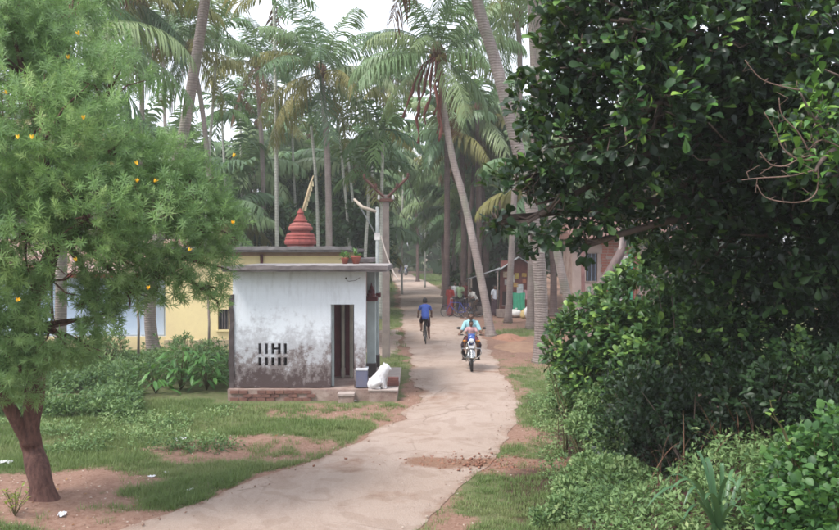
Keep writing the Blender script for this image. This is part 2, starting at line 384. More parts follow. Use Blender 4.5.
# ------------------------------------------------------------------ buildings
def wall_panel(x0, x1, z0, z1, holes, y0, th):
    """front and back faces with openings and their jambs"""
    xs = sorted({x0, x1} | {h[0] for h in holes} | {h[1] for h in holes}); zs = sorted({z0, z1} | {h[2] for h in holes} | {h[3] for h in holes})
    def solid(i, j):
        if i < 0 or j < 0 or i >= len(xs) - 1 or j >= len(zs) - 1: return False
        cx, cz = (xs[i] + xs[i + 1]) / 2, (zs[j] + zs[j + 1]) / 2
        return not any(h[0] < cx < h[1] and h[2] < cz < h[3] for h in holes)
    mb = MB(); y1 = y0 + th
    for i in range(len(xs) - 1):
        for j in range(len(zs) - 1):
            if not solid(i, j): continue
            a, b, c, d = xs[i], xs[i + 1], zs[j], zs[j + 1]
            mb.add([(a, y0, c), (b, y0, c), (b, y0, d), (a, y0, d)], [(0, 1, 2, 3)]); mb.add([(a, y1, c), (b, y1, c), (b, y1, d), (a, y1, d)], [(3, 2, 1, 0)])
            if not solid(i - 1, j): mb.add([(a, y0, c), (a, y1, c), (a, y1, d), (a, y0, d)], [(3, 2, 1, 0)])
            if not solid(i + 1, j): mb.add([(b, y0, c), (b, y1, c), (b, y1, d), (b, y0, d)], [(0, 1, 2, 3)])
            if not solid(i, j - 1): mb.add([(a, y0, c), (b, y0, c), (b, y1, c), (a, y1, c)], [(3, 2, 1, 0)])
            if not solid(i, j + 1): mb.add([(a, y0, d), (b, y0, d), (b, y1, d), (a, y1, d)], [(0, 1, 2, 3)])
    return mb
def bx(name, lo, hi, m, parent, bev=0.0):
    mb = MB(); mb.box(lo, hi); o = mb.build(name, m, parent)
    if bev: bevel(o, bev)
    return o
def roughen(o, step=.16, amp=.012, seed=1):
    """worn, uneven edges on a straight slab"""
    from mathutils import noise
    bm = bmesh.new(); bm.from_mesh(o.data)
    for _ in range(6):
        long_ = [e for e in bm.edges if e.calc_length() > step * 2]
        if not long_: break
        bmesh.ops.subdivide_edges(bm, edges=long_, cuts=1, use_grid_fill=True)
    for v in bm.verts:
        n_ = noise.noise_vector(v.co * 3.1 + Vector((seed, 0, 0))) * amp + noise.noise_vector(v.co * 11.0 + Vector((0, seed, 0))) * amp * .6
        v.co += n_
    bm.to_mesh(o.data); bm.free(); return o
# mould-stained limewash
t = NT('stained_limewash'); z = t.sep(2); n1 = t.noise(1.3, 6, .7); n2 = t.noise(6, 6, .75); n3 = t.noise(24, 4, .8); st = t.noise(1.6, 5, .7, t.mapv((2.4, 1, .45)))
zz = t.math('ADD', z, t.math('MULTIPLY', t.math('SUBTRACT', n1, .5), 2.6)); zz = t.math('ADD', zz, t.math('MULTIPLY', t.math('SUBTRACT', n2, .5), 2.4))
c = t.mix(t.rng(n2, .35, .75, 0, .5), (0.71, 0.745, 0.80), (0.63, 0.655, 0.69))
c = t.mix(t.rng(st, .56, .72, 0, .35), c, (0.42, 0.42, 0.44))
c = t.mix(t.rng(zz, 1.9, 1.3, 0, .7), c, (0.31, 0.30, 0.32))
c = t.mix(t.rng(zz, 1.15, .85, 0, .85), c, (0.18, 0.145, 0.14))
c = t.mix(t.rng(zz, .8, .45, 0, .9), c, (0.07, 0.048, 0.047))
c = t.mix(t.rng(t.math('ADD', n3, t.math('MULTIPLY', z, -.12)), .56, .68, 0, .55), c, (0.22, 0.19, 0.19))
dr = t.noise(3.2, 5, .7, t.mapv((2.2, 1, .45))); zt_ = t.math('MULTIPLY', t.rng(dr, .5, .66), t.rng(z, 1.6, 3.0)); c = t.mix(t.math('MULTIPLY', zt_, .3), c, (0.25, 0.24, 0.25)); t.color(c); t.rough(.92, .12); t.bump(t.math('ADD', n2, n3), .35, .02); M_LIME = t.m
t = NT('weathered_roof_concrete'); n1 = t.noise(2, 6, .7); n2 = t.noise(16, 5, .8)
c = t.mix(t.rng(n1, .35, .65), (0.12, 0.10, 0.105), (0.24, 0.21, 0.21)); c = t.mix(t.rng(n2, .5, .75, 0, .6), c, (0.06, 0.05, 0.05)); t.color(c); t.rough(.95, .1); t.bump(n2, .5, .02); M_CONC = t.m
t = NT('plinth_masonry'); n1 = t.noise(2.5, 6, .7); n2 = t.noise(18, 5, .8)
c = t.mix(t.rng(n1, .35, .65), (0.22, 0.14, 0.12), (0.36, 0.28, 0.245)); c = t.mix(t.rng(n2, .5, .75, 0, .5), c, (0.10, 0.06, 0.055)); t.color(c); t.rough(.95, .1); t.bump(n2, .5, .02); M_PLIN = t.m
M_FLOOR = m_plain('plinth_floor_cement', (0.42, 0.35, 0.32), (0.33, 0.27, 0.25), 3)
M_MAROON = m_plain('maroon_timber', (0.12, 0.035, 0.04), (0.08, 0.025, 0.03), 5, .7)
M_BEIGE = m_plain('beige_painted_post', (0.36, 0.33, 0.26), (0.22, 0.20, 0.17), 3)
M_DBLUE = m_plain('slate_blue_paint', (0.11, 0.12, 0.19), (0.15, 0.14, 0.18), 4)
M_PALEG = m_plain('pale_green_limewash', (0.45, 0.52, 0.52), (0.28, 0.31, 0.31), 1.5)
M_WHITE = m_plain('white_limewash', (0.72, 0.74, 0.78), (0.55, 0.56, 0.6), 6)
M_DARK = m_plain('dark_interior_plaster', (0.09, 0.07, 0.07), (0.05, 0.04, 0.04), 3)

S0 = Vector((-2.82, 19.6, 0))
SH = thing('shrine', 'small flat roofed shrine with mould-stained white wall, slotted vent and open doorway', 'building', S0)
def sx(px, Y=19.6): return (px - 419.5) / F * Y - S0.x
def szz(py, Y=19.6): return HC - (py - 250) / F * Y
xl, xr = sx(232.5), sx(365.5); FL = .28
slots = []
for i, px in enumerate([259.5, 266, 272.5, 279, 285]):
    slots.append((sx(px - 1.5), sx(px + 1.5), szz(354.5), szz(343.5))); slots.append((sx(px - 1.6), sx(px + 1.6), szz(366), szz(357.5)))
slots.append((sx(274.0), sx(277.5), szz(350), szz(347.6)))
mb = wall_panel(xl, xr, FL, 3.0, [(sx(330.5), sx(354), FL, szz(304.5))] + slots, 0, .2); mb.build('front_wall', M_LIME, SH)
mb = MB(); mb.box((xl, .2, FL), (xl + .2, 3.5, 3.0)); mb.build('side_wall', M_LIME, SH)
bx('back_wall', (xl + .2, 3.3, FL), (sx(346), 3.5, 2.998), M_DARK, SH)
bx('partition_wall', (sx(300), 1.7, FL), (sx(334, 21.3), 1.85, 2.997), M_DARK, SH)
bx('door_leaf', (sx(334.5, 21.2), 1.55, FL + .02), (sx(341, 21.2), 1.6, 2.25), M_MAROON, SH, .005)
bx('door_post', (sx(341.6, 21.2), 1.5, FL), (sx(344.4, 21.2), 1.62, 2.5), M_BEIGE, SH, .01)
bx('door_leaf', (sx(345, 21.3), 1.75, FL + .02), (sx(349.4, 21.3), 1.8, 2.25), M_MAROON, SH, .005)
bx('door_post', (sx(349.8, 21.2), 1.5, FL), (sx(353, 21.2), 1.62, 2.5), M_BEIGE, SH, .01)
bx('door_jamb', (sx(330.5), .21, FL), (sx(332.8), .29, szz(304.5) - .01), M_PALEG, SH)
roughen(bx('corner_strip', (xl - .08, -.03, .1), (xl + .03, .25, 2.45), M_DARK, SH), .1, .03, 8)
bx('pier_base', (sx(355.8, 19.5), -.06, FL + .004), (sx(367, 19.5), .26, szz(370.5)), M_DBLUE, SH, .01)
bx('pier_band', (sx(355.4, 19.5), -.07, szz(370.4)), (sx(367.4, 19.5), .27, szz(368.4)), M_WHITE, SH, .005)
for Yp, nm in ((21.3, 0), (23.0, 1)):
    yl = Yp - 19.6; a_ = sx(366.8, 21.3); b_ = sx(375.4, 21.3)
    p = bx('pillar', (a_, yl, FL), (b_, yl + .24, 2.999), M_PALEG, SH, .01)
    bx('pillar_base', (a_ - .02, yl - .02, FL + .003), (b_ + .02, yl + .26, .62), M_DARK, p, .01)
    bx('capital', (a_ - .04, yl - .04, szz(301, 21.3)), (b_ + .05, yl + .28, szz(296.5, 21.3)), M_MAROON, p, .01)
mb = MB(); cxp = sx(371.6, 21.3); zt = szz(282.5, 21.3); zb = szz(296.4, 21.3)
mb.lathe([(.10, zb), (.11, zb + .06), (.085, zb + .08), (.09, zb + .15), (.055, zb + .18), (.05, zb + .24), (.02, zb + .28), (.006, zt)], (cxp, 1.64, 0), 10); mb.build('spire_ornament', M_MAROON, SH)
rf = bx('roof', (sx(232, 19.2) - .22, -.42, 3.0), (sx(387, 19.2), 3.95, 3.1), M_CONC, SH)
roughen(rf, .2, .014, 2); roughen(bx('roof_edge', (sx(232, 19.2) - .24, -.46, 3.05), (sx(387.4, 19.2), -.435, 3.14), M_CONC, rf), .1, .016, 5)
bx('roof_topping', (sx(232, 19.2) - .16, -.38, 3.101), (sx(386, 19.2), 3.9, 3.125), m_plain('pale_roof_cement', (0.34, 0.31, 0.31), (0.2, 0.18, 0.18), 3), rf)
pl = bx('plinth', (xl - .08, -.18, -.12), (xr + .1, 3.6, FL - .016), M_PLIN, SH); roughen(pl, .15, .012, 3)
pf = bx('porch', (xr + .1, -.30, -.1), (sx(397, 19.3), 3.4, FL - .045), M_PLIN, SH); roughen(pf, .12, .014, 4)
roughen(bx('porch_floor', (xr + .07, -.32, FL - .03), (sx(398, 19.3), 3.42, FL - .004), M_FLOOR, pf), .12, .008, 6)
bx('step', (sx(338, 19.2), -.46, -.1), (sx(354, 19.2), -.18, .17), M_PLIN, SH, .015)
roughen(bx('step_tread', (sx(337.5, 19.2), -.49, .165), (sx(354.3, 19.2), -.20, .215), M_FLOOR, SH), .08, .01, 7)
mb = MB(); q = random.Random(3)
for r_ in range(3):
    x_ = xl - .02 + (r_ % 2) * .1
    while x_ < sx(312):
        if q.random() < .8: mb.box((x_, -.19 - q.uniform(.012, .04), .0 + r_ * .085), (x_ + .19, -.182, .072 + r_ * .085))
        x_ += .21
o = mb.build('brick_course', m_plain('brown_brick', (0.22, 0.11, 0.085), (0.14, 0.07, 0.06), 8), SH); tag(o, kind='stuff')
mb = MB(); mb.tube([(sx(346) + .01, -.03, 2.86), (sx(347), -.05, 2.79), (sx(349), -.05, 2.77), (sx(356), -.03, 2.79), (sx(360), -.02, 2.86)], .006, 5); mb.ball((sx(346), -.03, 2.84), .022, 8, 5); mb.build('hanging_wire', M_DARK, SH, True)

# pots of plants standing on the shrine roof edge
M_POT = m_plain('terracotta', (0.30, 0.09, 0.065), (0.22, 0.07, 0.05), 7)
M_POTL = m_leaf('potted_leaf', [(0.06, 0.16, 0.04), (0.10, 0.24, 0.06)], False, .45, .3, .3)
for k, (px, lab) in enumerate([(345, 'terracotta pot with a bushy green plant on the shrine roof, left of the pair'), (356, 'larger red pot with a small plant on the shrine roof, right of the pair')]):
    Y = 22.6; X = (px - 419.5) / F * Y; r = thing('potted_plant', lab, 'potted plant', (X, Y, 3.126)); mb = MB(); s = 1 + .3 * k
    mb.lathe([(.06 * s, 0), (.10 * s, .13 * s), (.11 * s, .14 * s), (.11 * s, .17 * s), (.09 * s, .165 * s), (.085 * s, .12 * s)], (0, 0, 0), 14); mb.build('pot', M_POT, r, True)
    mb = MB(); v_, f_ = [(0, 0, 0), (.03, .07, .01), (0, .16, -.03), (-.03, .07, .01)], [(0, 1, 2, 3)]; lm = bpy.data.meshes.new('leaf'); lm.from_pydata(v_, [], f_); lm.materials.append(M_POTL)
    for j in range(26 if k == 0 else 14):
        o = link(bpy.data.objects.new('leaf', lm), r); a_ = rnd.random() * 6.28; o.location = (math.cos(a_) * .04, math.sin(a_) * .04, .15 * s + rnd.random() * .15); o.rotation_euler = (rnd.uniform(-.2, 1.1), 0, a_ - PI / 2)

# yellow temple behind
t = NT('yellow_limewash'); n1 = t.noise(.9, 6, .7); n2 = t.noise(9, 5, .7); z = t.sep(2)
c = t.mix(t.rng(n1, .35, .7), (0.80, 0.66, 0.36), (0.70, 0.56, 0.33)); c = t.mix(t.rng(t.math('ADD', z, t.math('MULTIPLY', n1, 1.2)), 1.3, .7, 0, .7), c, (0.45, 0.36, 0.24)); c = t.mix(t.rng(n2, .58, .75, 0, .4), c, (0.42, 0.35, 0.25)); t.color(c); t.rough(.9, .15); t.bump(n2, .3, .01); M_YW = t.m
M_GLASSD = m_plain('dark_window_opening', (0.035, 0.035, 0.045), (0.02, 0.02, 0.03), 3, .3, .5)
YB = thing('yellow_temple', 'yellow flat roofed temple with a stepped red tower and flagpole behind the white shrine', 'building', (-5.7, 28.8, 0)); yb = YB.location
def yx(px, Y=28.8): return (px - 419.5) / F * Y - yb.x
def yz(py, Y=28.8): return HC - (py - 250) / F * Y
wn_ = (yx(217.5), yx(228.5), yz(330), yz(309.5))
wall_panel(yx(165), yx(342), -.1, 3.42, [wn_], 0, .25).build('wall', M_YW, YB)
bx('side_wall', (yx(342) - .25, .25, -.1), (yx(342), 6, 3.42), M_YW, YB); bx('side_wall', (yx(165), .25, -.1), (yx(165) + .25, 6, 3.42), M_YW, YB); bx('back_wall', (yx(165) + .25, 5.75, -.1), (yx(342) - .25, 6, 3.419), M_YW, YB)
w = bx('window', (wn_[0], .12, wn_[2]), (wn_[1], .16, wn_[3]), M_GLASSD, YB)
for j in range(4): x_ = wn_[0] + (j + .5) * (wn_[1] - wn_[0]) / 4; bx('window_bar', (x_ - .01, .06, wn_[2]), (x_ + .01, .08, wn_[3]), M_CONC, w)
bx('window_sill', (wn_[0] - .05, -.06, wn_[2] - .06), (wn_[1] + .05, .05, wn_[2] - .001), M_YW, w)
rf = bx('roof', (yx(160), -.4, 3.42), (yx(351.5, 28.4), 6.3, 3.55), M_CONC, YB, .012)
re_ = bx('roof_edge', (yx(160) - .02, -.45, 3.5), (yx(351.5, 28.4) + .03, -.415, 3.62), m_plain('grey_roof_lip', (0.27, 0.25, 0.25), (0.17, 0.15, 0.15), 3), rf); roughen(re_, .14, .018, 9)
bx('plaster_band', (yx(165) - .01, -.03, 3.30), (yx(342) + .02, -.002, 3.417), m_plain('reddish_plaster_band', (0.30, 0.16, 0.13), (0.40, 0.28, 0.2), 3), YB)
mb = MB(); mb.tube([(yx(262), -.07, 1.2), (yx(262), -.07, 3.35)], .055, 8); mb.build('drain_pipe', M_MAROON, YB, True)
bx('base_course', (yx(165) - .02, -.12, -.1), (yx(342) + .03, -.003, .42), m_plain('yellow_grey_base', (0.55, 0.45, 0.27), (0.30, 0.24, 0.18), 2), YB, .01)
bx('annex_wall', (yx(342) + .002, 1.5, -.1), (yx(363, 30.3), 5.2, 3.05), m_plain('brown_stained_plaster', (0.30, 0.20, 0.16), (0.16, 0.10, 0.09), 2), YB)
bx('annex_roof', (yx(342) + .004, 1.2, 3.05), (yx(372, 30), 5.5, 3.2), M_CONC, YB, .01)
M_RED = m_plain('faded_red_paint', (0.28, 0.07, 0.06), (0.19, 0.05, 0.045), 5, .8)
M_RED2 = m_plain('dusty_red_tier', (0.34, 0.12, 0.10), (0.24, 0.075, 0.07), 6, .8)
TW = MB(); Yt = 31.2; tx = yx(300.5, Yt); ty = Yt - 28.8; k_ = Yt / F
def prof(lst): return [(r * k_, HC + (250 - py) * k_) for r, py in lst]
TW.lathe(prof([(13.5, 249), (13.5, 245.5), (15.8, 244), (16.2, 241.5), (15.2, 239.5), (15.6, 238), (14.2, 236.5), (14.4, 235), (12.6, 233.2), (9.0, 232.4)]), (tx, ty, 0), 16); tower = TW.build('tower', M_RED, YB)
TW = MB(); TW.lathe(prof([(9.0, 232.6), (9.6, 231), (12.2, 229.8), (12.4, 227.6), (10.8, 226), (11.0, 225), (8.6, 223.2), (6.2, 222.4)]), (tx, ty, 0), 16); TW.build('tower_tier', M_RED2, tower)
TW = MB(); TW.lathe(prof([(6.2, 222.6), (7.2, 221), (5.6, 219), (4.6, 217), (3.0, 214.5), (3.6, 213), (2.4, 211), (.9, 208.5)]), (tx, ty, 0), 14); TW.build('finial', M_RED, tower)
mb = MB(); pp = [at(302, 213, Yt) - yb, at(304.5, 205, Yt) - yb, at(308, 193, Yt) - yb, at(310.8, 183, Yt) - yb, at(313.5, 175.5, Yt) - yb]; mb.tube(pp, [.03, .05, .055, .04, .012], 7); mb.build('flagpole', m_plain('straw_wrapped_pole', (0.55, 0.45, 0.28), (0.40, 0.30, 0.19), 12), tower, True)
mb = MB(); 
for i in range(6):
    p = pp[1].lerp(pp[4], i / 6); mb.add([p, p + Vector((.09 - .008 * i, .03, -.05)), p + Vector((.06, .0, -.22)), p + Vector((-.03, 0, -.2))], [(0, 1, 2, 3)])
mb.build('flag_cloth', m_plain('pale_yellow_cloth', (0.66, 0.58, 0.36), (0.5, 0.42, 0.26), 9), tower)

# pale blue house at the left
M_BLUE = m_plain('pale_blue_wall_paint', (0.50, 0.60, 0.78), (0.58, 0.66, 0.80), 1.3, .85, .15)
BH = thing('blue_house', 'low house with pale blue panelled wall, yellow base and red eave behind the flowering tree', 'building', (-11.3, 29.6, 0)); b0 = BH.location
def hx(px, Y=29.6): return (px - 419.5) / F * Y - b0.x
def hzz(py, Y=29.6): return HC - (py - 250) / F * Y
bx('wall', (hx(-60), 0, .45), (hx(166), .25, 2.55), M_BLUE, BH); bx('side_wall', (hx(166) - .25, .25, .45), (hx(166), 5, 2.55), M_BLUE, BH)
bx('base_wall', (hx(-60) - .02, -.12, -.1), (hx(168), 5, .45), M_YW, BH, .01)
for a_, b_ in ((42, 62), (63, 84), (85, 97), (98, 116), (117.5, 139), (140.5, 164)): bx('wall_panel', (hx(a_), -.03, .5), (hx(b_), -.001, hzz(286)), M_BLUE, BH, .008)
bx('rail', (hx(40), -.07, hzz(305.5)), (hx(166), -.031, hzz(304)), M_BLUE, BH)
lb = bx('wall_box', (hx(103), -.14, hzz(318)), (hx(109), -.031, hzz(309)), M_WHITE, BH, .01); bx('wall_box_lid', (hx(103), -.16, hzz(313)), (hx(109), -.141, hzz(309)), M_RED, lb)
bx('fascia', (hx(-62), -.75, 2.55), (hx(170), -.70, 2.68), M_RED, BH)
mb = MB(); n_t = 60; x0_, x1_ = hx(-62), hx(170); q = random.Random(9)
for r_ in range(9):
    y0 = -.78 + r_ * .36; z0 = 2.70 + r_ * .13
    for i in range(n_t):
        a_ = x0_ + (x1_ - x0_) * i / n_t; b_ = x0_ + (x1_ - x0_) * (i + .93) / n_t; j_ = q.uniform(-.012, .012)
        mb.add([(a_, y0, z0 + j_), (b_, y0, z0 + j_), (b_, y0 + .40, z0 + .13 + j_), (a_, y0 + .40, z0 + .13 + j_), ((a_ + b_) / 2, y0 - .005, z0 + .05 + j_), ((a_ + b_) / 2, y0 + .4, z0 + .18 + j_)], [(0, 4, 5, 3), (4, 1, 2, 5), (0, 1, 4)])
o = mb.build('roof_tiles', m_plain('pale_weathered_roof_tile', (0.40, 0.20, 0.155), (0.5, 0.42, 0.38), 2), BH); tag(o, kind='stuff')
mb = MB(); mb.add([(x0_, -.74, 2.66), (x1_, -.74, 2.66), (x1_, 2.4, 3.80), (x0_, 2.4, 3.80), (x0_, 5.6, 2.66), (x1_, 5.6, 2.66)], [(0, 1, 2, 3), (3, 2, 5, 4), (0, 3, 4), (1, 5, 2), (0, 4, 5, 1)]); mb.build('roof', M_RED, BH)
# fence posts in the weeds
M_WOODP = m_plain('grey_weathered_wood', (0.27, 0.22, 0.19), (0.17, 0.13, 0.12), 6)
for k, (px, Y, top, lab) in enumerate([(95, 27, 296, 'thin leaning wooden stake in front of the blue wall, nearest the flowering tree trunk'), (138, 26.5, 292, 'tall thin wooden stake before the blue wall beside the stout palm trunk'), (208.5, 26.8, 285, 'slim grey pole before the yellow wall left of the dark window')]):
    b_ = at(px, 300, Y); b_.z = 0; mb = MB(); tp_ = at(px - 1, top, Y) - b_; mb.tube([(0, 0, -.1), (.02, 0, tp_.z * .5), tuple(tp_)], [.045, .04, .035], 7); o = mb.build('wooden_stake', M_WOODP, None, True); o.location = b_; tag(o, lab, 'stake')

# utility pole and street lamp
M_PC = m_plain('pole_concrete', (0.27, 0.225, 0.20), (0.18, 0.145, 0.135), 4); M_RUST = m_plain('rusty_steel', (0.16, 0.075, 0.06), (0.10, 0.05, 0.045), 9); M_PORC = m_plain('porcelain', (0.75, 0.72, 0.7), (0.5, 0.45, 0.45), 9, .3)
up = at(386, 300, 27.2); up.z = 0; UP = thing('utility_pole', 'square concrete utility pole with a rusty V-shaped crossarm at the corner of the shrine', 'utility pole', up)
mb = MB(); ztop = HC + 55 / F * 27.2
mb.add([(-.13, -.11, -.2), (.13, -.11, -.2), (.13, .11, -.2), (-.13, .11, -.2), (-.10, -.08, ztop), (.10, -.08, ztop), (.10, .08, ztop), (-.10, .08, ztop)], [(0, 1, 5, 4), (1, 2, 6, 5), (2, 3, 7, 6), (3, 0, 4, 7), (4, 5, 6, 7)]); bevel(mb.build('pole', M_PC, UP), .02)
for s_, (ex, ey) in ((-1, (364.5, 178.5)), (1, (408, 177.5))):
    e_ = at(ex, ey, 27.2) - up; mb = MB(); a_ = Vector((s_ * .06, -.13, ztop - .08)); e_.y = -.13
    mb.tube([a_, e_], .045, 4); mb.build('crossarm', M_RUST, UP)
bx('crossarm_bracket', (-.24, -.155, ztop - .22), (.24, -.10, ztop - .12), M_RUST, UP, .01)
for (ex, ey) in ((364.5, 177), (408, 176), (376, 187), (397, 186), (379, 198), (393, 198)):
    p = at(ex, ey, 27.2) - up; mb = MB(); mb.lathe([(.02, -.06), (.055, -.04), (.03, -.01), (.055, .02), (.03, .05), (.04, .07), (.01, .09)], (p.x, -.15, p.z), 8); mb.build('insulator', M_RUST if ey < 190 else M_PORC, UP, True)
M_WIRE = m_plain('black_wire', (0.05, 0.045, 0.05), (0.04, 0.035, 0.04), 3, .5, bump=0)
M_WIRE2 = m_plain('pale_cable', (0.5, 0.42, 0.38), (0.4, 0.34, 0.3), 3, .5, bump=0)
def wire(a, b, sag, lab, r=.012, m=None):
    a = Vector(a); b = Vector(b); mb = MB(); pp = [a.lerp(b, i / 14) - Vector((0, 0, sag * 4 * (i / 14) * (1 - i / 14))) for i in range(15)]
    mb.tube([p - a for p in pp], r, 5); o = mb.build('wire', m or M_WIRE, None, True); o.location = a; tag(o, lab, 'wire')
wire(at(393, 198, 27.05), at(428, 236, 62), .5, 'sagging black wire running from the pole top down the far road'); wire(at(408, 178, 27.05), at(440, 226, 62), .6, 'upper black wire from the right crossarm tip toward the far road')
wire(at(381, 236, 27.0), at(399, 281, 26.2), .18, 'loose pale cable dangling from the utility pole beside its right edge', .022, M_WIRE2)
mb = MB()
lp = at(377.3, 300, 25.4); lp.z = 0; LP = thing('street_lamp', 'thin pale pipe street lamp with tube light on a slanting arm beside the utility pole', 'street lamp', lp); M_PIPE = m_plain('pale_green_pipe', (0.32, 0.34, 0.33), (0.22, 0.23, 0.23), 5, .5)
mb.tube([(0, 0, -.1), (0, 0, (at(378.5, 207, 25.4) - lp).z)], .05, 8); mb.build('pole', M_PIPE, LP, True)
mb = MB(); mb.tube([at(377.5, 238, 25.4) - lp, at(366, 217, 25.3) - lp, at(356, 200.5, 25.2) - lp], .022, 6); mb.build('arm', M_PIPE, LP, True)
mb = MB(); mb.tube([at(354, 199, 25.2) - lp, at(362, 207, 25.1) - lp, at(376, 211.5, 25.0) - lp], [.035, .06, .05], 6); mb.build('lamp_fixture', m_plain('cream_lamp_fixture', (0.46, 0.40, 0.33), (0.34, 0.28, 0.23), 5, .5), LP, True)
mb = MB(); mb.box((-.08, -.05, (at(378, 240, 25.4) - lp).z), (.08, .05, (at(378, 233, 25.4) - lp).z)); mb.build('clamp', M_PORC, LP)

# stall
M_PLANK = m_plain('red_brown_planks', (0.20, 0.075, 0.065), (0.12, 0.045, 0.04), 4); M_TIN = m_plain('weathered_tin', (0.42, 0.43, 0.45), (0.30, 0.30, 0.32), 2, .5, .4); M_STALLSHADE = m_plain('stall_interior_shade', (0.05, 0.03, 0.03), (0.03, 0.02, 0.02), 3)  # last material is near black: the shade inside the stall as colour
kx, ky = at(519, 300, 45.5).x, 45.5
KI = thing('roadside_stall', 'red-brown plank stall with posters, gable roof and a tin lean-to among the trees', 'stall', (kx, ky, 0), math.radians(-6))
mb = MB(); W = 1.02; q = random.Random(4)
i = -W
while i < W - .02:
    b_ = min(i + .15, W); top_ = 2.3 + (1 - abs((i + b_) / 2) / W) * .72; o_ = q.uniform(0, .02); mb.box((i + .004, -o_, .12), (b_ - .004, .03, top_)); i += .15
o = mb.build('front_planks', M_PLANK, KI); tag(o, kind='stuff')
mb = MB(); i = .03
while i < 2.6: mb.box((-W - q.uniform(.0, .02), i + .004, .12), (-W + .03, i + .146, 2.3)); i += .15
o = mb.build('side_planks', M_PLANK, KI); tag(o, kind='stuff')
bx('side_wall', (W - .03, .03, .12), (W, 2.6, 2.3), M_PLANK, KI); bx('back_wall', (-W, 2.6, .12), (W, 2.63, 2.9), M_PLANK, KI); bx('floor', (-W - .05, -.05, -.05), (W + .05, 2.7, .12), M_WOODP, KI)
bx('counter_shade_panel', (-W + .12, -.045, .5), (-.28, -.022, 1.25), M_STALLSHADE, KI)  # near-black panel over the planks, painting the shade of an open counter
for s_ in (-1, 1):
    mb = MB(); n = 16
    for y_ in range(n):
        y0 = -.4 + y_ * 3.3 / n; y1 = y0 + 3.3 / n; dz = .02 * (y_ % 2); dz2 = .02 * ((y_ + 1) % 2)
        mb.add([(0, y0, 3.12 + dz), (0, y1, 3.12 + dz2), (s_ * 1.28, y1, 2.28 + dz2), (s_ * 1.28, y0, 2.28 + dz), (0, y0, 3.09 + dz), (0, y1, 3.09 + dz2), (s_ * 1.28, y1, 2.25 + dz2), (s_ * 1.28, y0, 2.25 + dz)], [(0, 1, 2, 3), (7, 6, 5, 4), (0, 3, 7, 4), (1, 5, 6, 2), (3, 2, 6, 7)])
    mb.build('roof_sheet', M_TIN, KI)
for k in range(3):
    mb = MB(); x1_ = -1.0 - .02 * k; y0 = -.55 + k * .85; mb.add([(x1_, y0, 2.52 + .01 * k), (x1_, y0 + .9, 2.50), (-2.85 + .1 * k, y0 + .9, 1.92), (-2.85 + .1 * k, y0, 1.94), (x1_, y0, 2.49), (x1_, y0 + .9, 2.47), (-2.85 + .1 * k, y0 + .9, 1.89), (-2.85 + .1 * k, y0, 1.91)], [(0, 1, 2, 3), (7, 6, 5, 4), (0, 3, 7, 4), (3, 2, 6, 7)]); mb.build('lean_to_sheet', M_TIN, KI)
for (x_, y_, h_) in ((-2.7, -.45, 1.92), (-2.65, 1.8, 1.9), (-1.15, -.45, 2.44)): mb = MB(); mb.tube([(x_, y_, -.1), (x_, y_, h_)], .05, 6); mb.build('post', M_WOODP, KI, True)
bx('lean_to_back', (-2.6, 1.95, 0), (-1.1, 2.0, 1.95), M_STALLSHADE, KI); bx('lean_to_bench', (-2.3, .3, .0), (-1.3, .7, .42), M_WOODP, KI, .01)
PO = [(-.86, 2.02, .24, .3, (.55, .42, .3)), (-.55, 1.75, .3, .4, (.7, .66, .55)), (-.2, 1.95, .18, .3, (.6, .45, .12)), (.15, 2.05, .25, .2, (.55, .35, .1)), (-.78, 1.6, .18, .3, (.5, .45, .42)), (-.3, 1.5, .26, .22, (.65, .4, .14)), (-.12, 1.05, .34, .6, (.62, .65, .66)), (.55, 1.25, .28, .45, (.75, .75, .76)), (.18, 1.72, .2, .2, (.5, .2, .12)), (-.7, 1.35, .25, .18, (.45, .3, .12)), (.6, 1.95, .3, .1, (.5, .45, .12))]
for j, (x_, z_, w_, h_, c_) in enumerate(PO): bx('poster', (x_, -.036, z_), (x_ + w_, -.024, z_ + h_), m_plain('poster_print_%s' % 'abcdefghijk'[j], c_, tuple(v * .55 for v in c_), 9, .6, bump=0), KI)
bx('ledge', (-W + .1, -.3, .46), (-.2, -.05, .5), M_WOODP, KI, .005)
def cloth(name, x0, x1, z0, z1, y, m, parent, folds=4, amp=.03):
    mb = MB(); n = 18; r_ = 8; vs = []
    for j in range(r_ + 1):
        for i in range(n + 1):
            u = i / n; v = j / r_; vs.append((x0 + (x1 - x0) * u + .02 * math.sin(v * 4 + u * 3), y - amp * (1 + math.sin(u * folds * 2 * PI + v)) * (.4 + .6 * (1 - v)), z0 + (z1 - z0) * v + .015 * math.sin(u * 9)))
    mb.add(vs, [(j * (n + 1) + i, j * (n + 1) + i + 1, (j + 1) * (n + 1) + i + 1, (j + 1) * (n + 1) + i) for j in range(r_) for i in range(n)]); return mb.build(name, m, parent, True)
def wloc(px, py, Y): v = at(px, py, Y); return v
g = cloth('hanging_cloth', -.33, .33, 0, .9, 0, m_plain('green_cloth', (0.06, 0.36, 0.22), (0.05, 0.28, 0.17), 5), None); g.location = (at(519, 300, 44.9).x, 44.95, .30); tag(g, 'green cloth hanging low on the front of the plank stall', 'cloth')
g = cloth('hanging_cloth', -.16, .16, 0, .5, 0, m_plain('pink_cloth', (0.55, 0.35, 0.36), (0.45, 0.25, 0.28), 5), None); g.location = (at(527.5, 300, 45).x, 45.0, .85); tag(g, 'faded pink cloth hanging right of the green cloth on the stall', 'cloth')
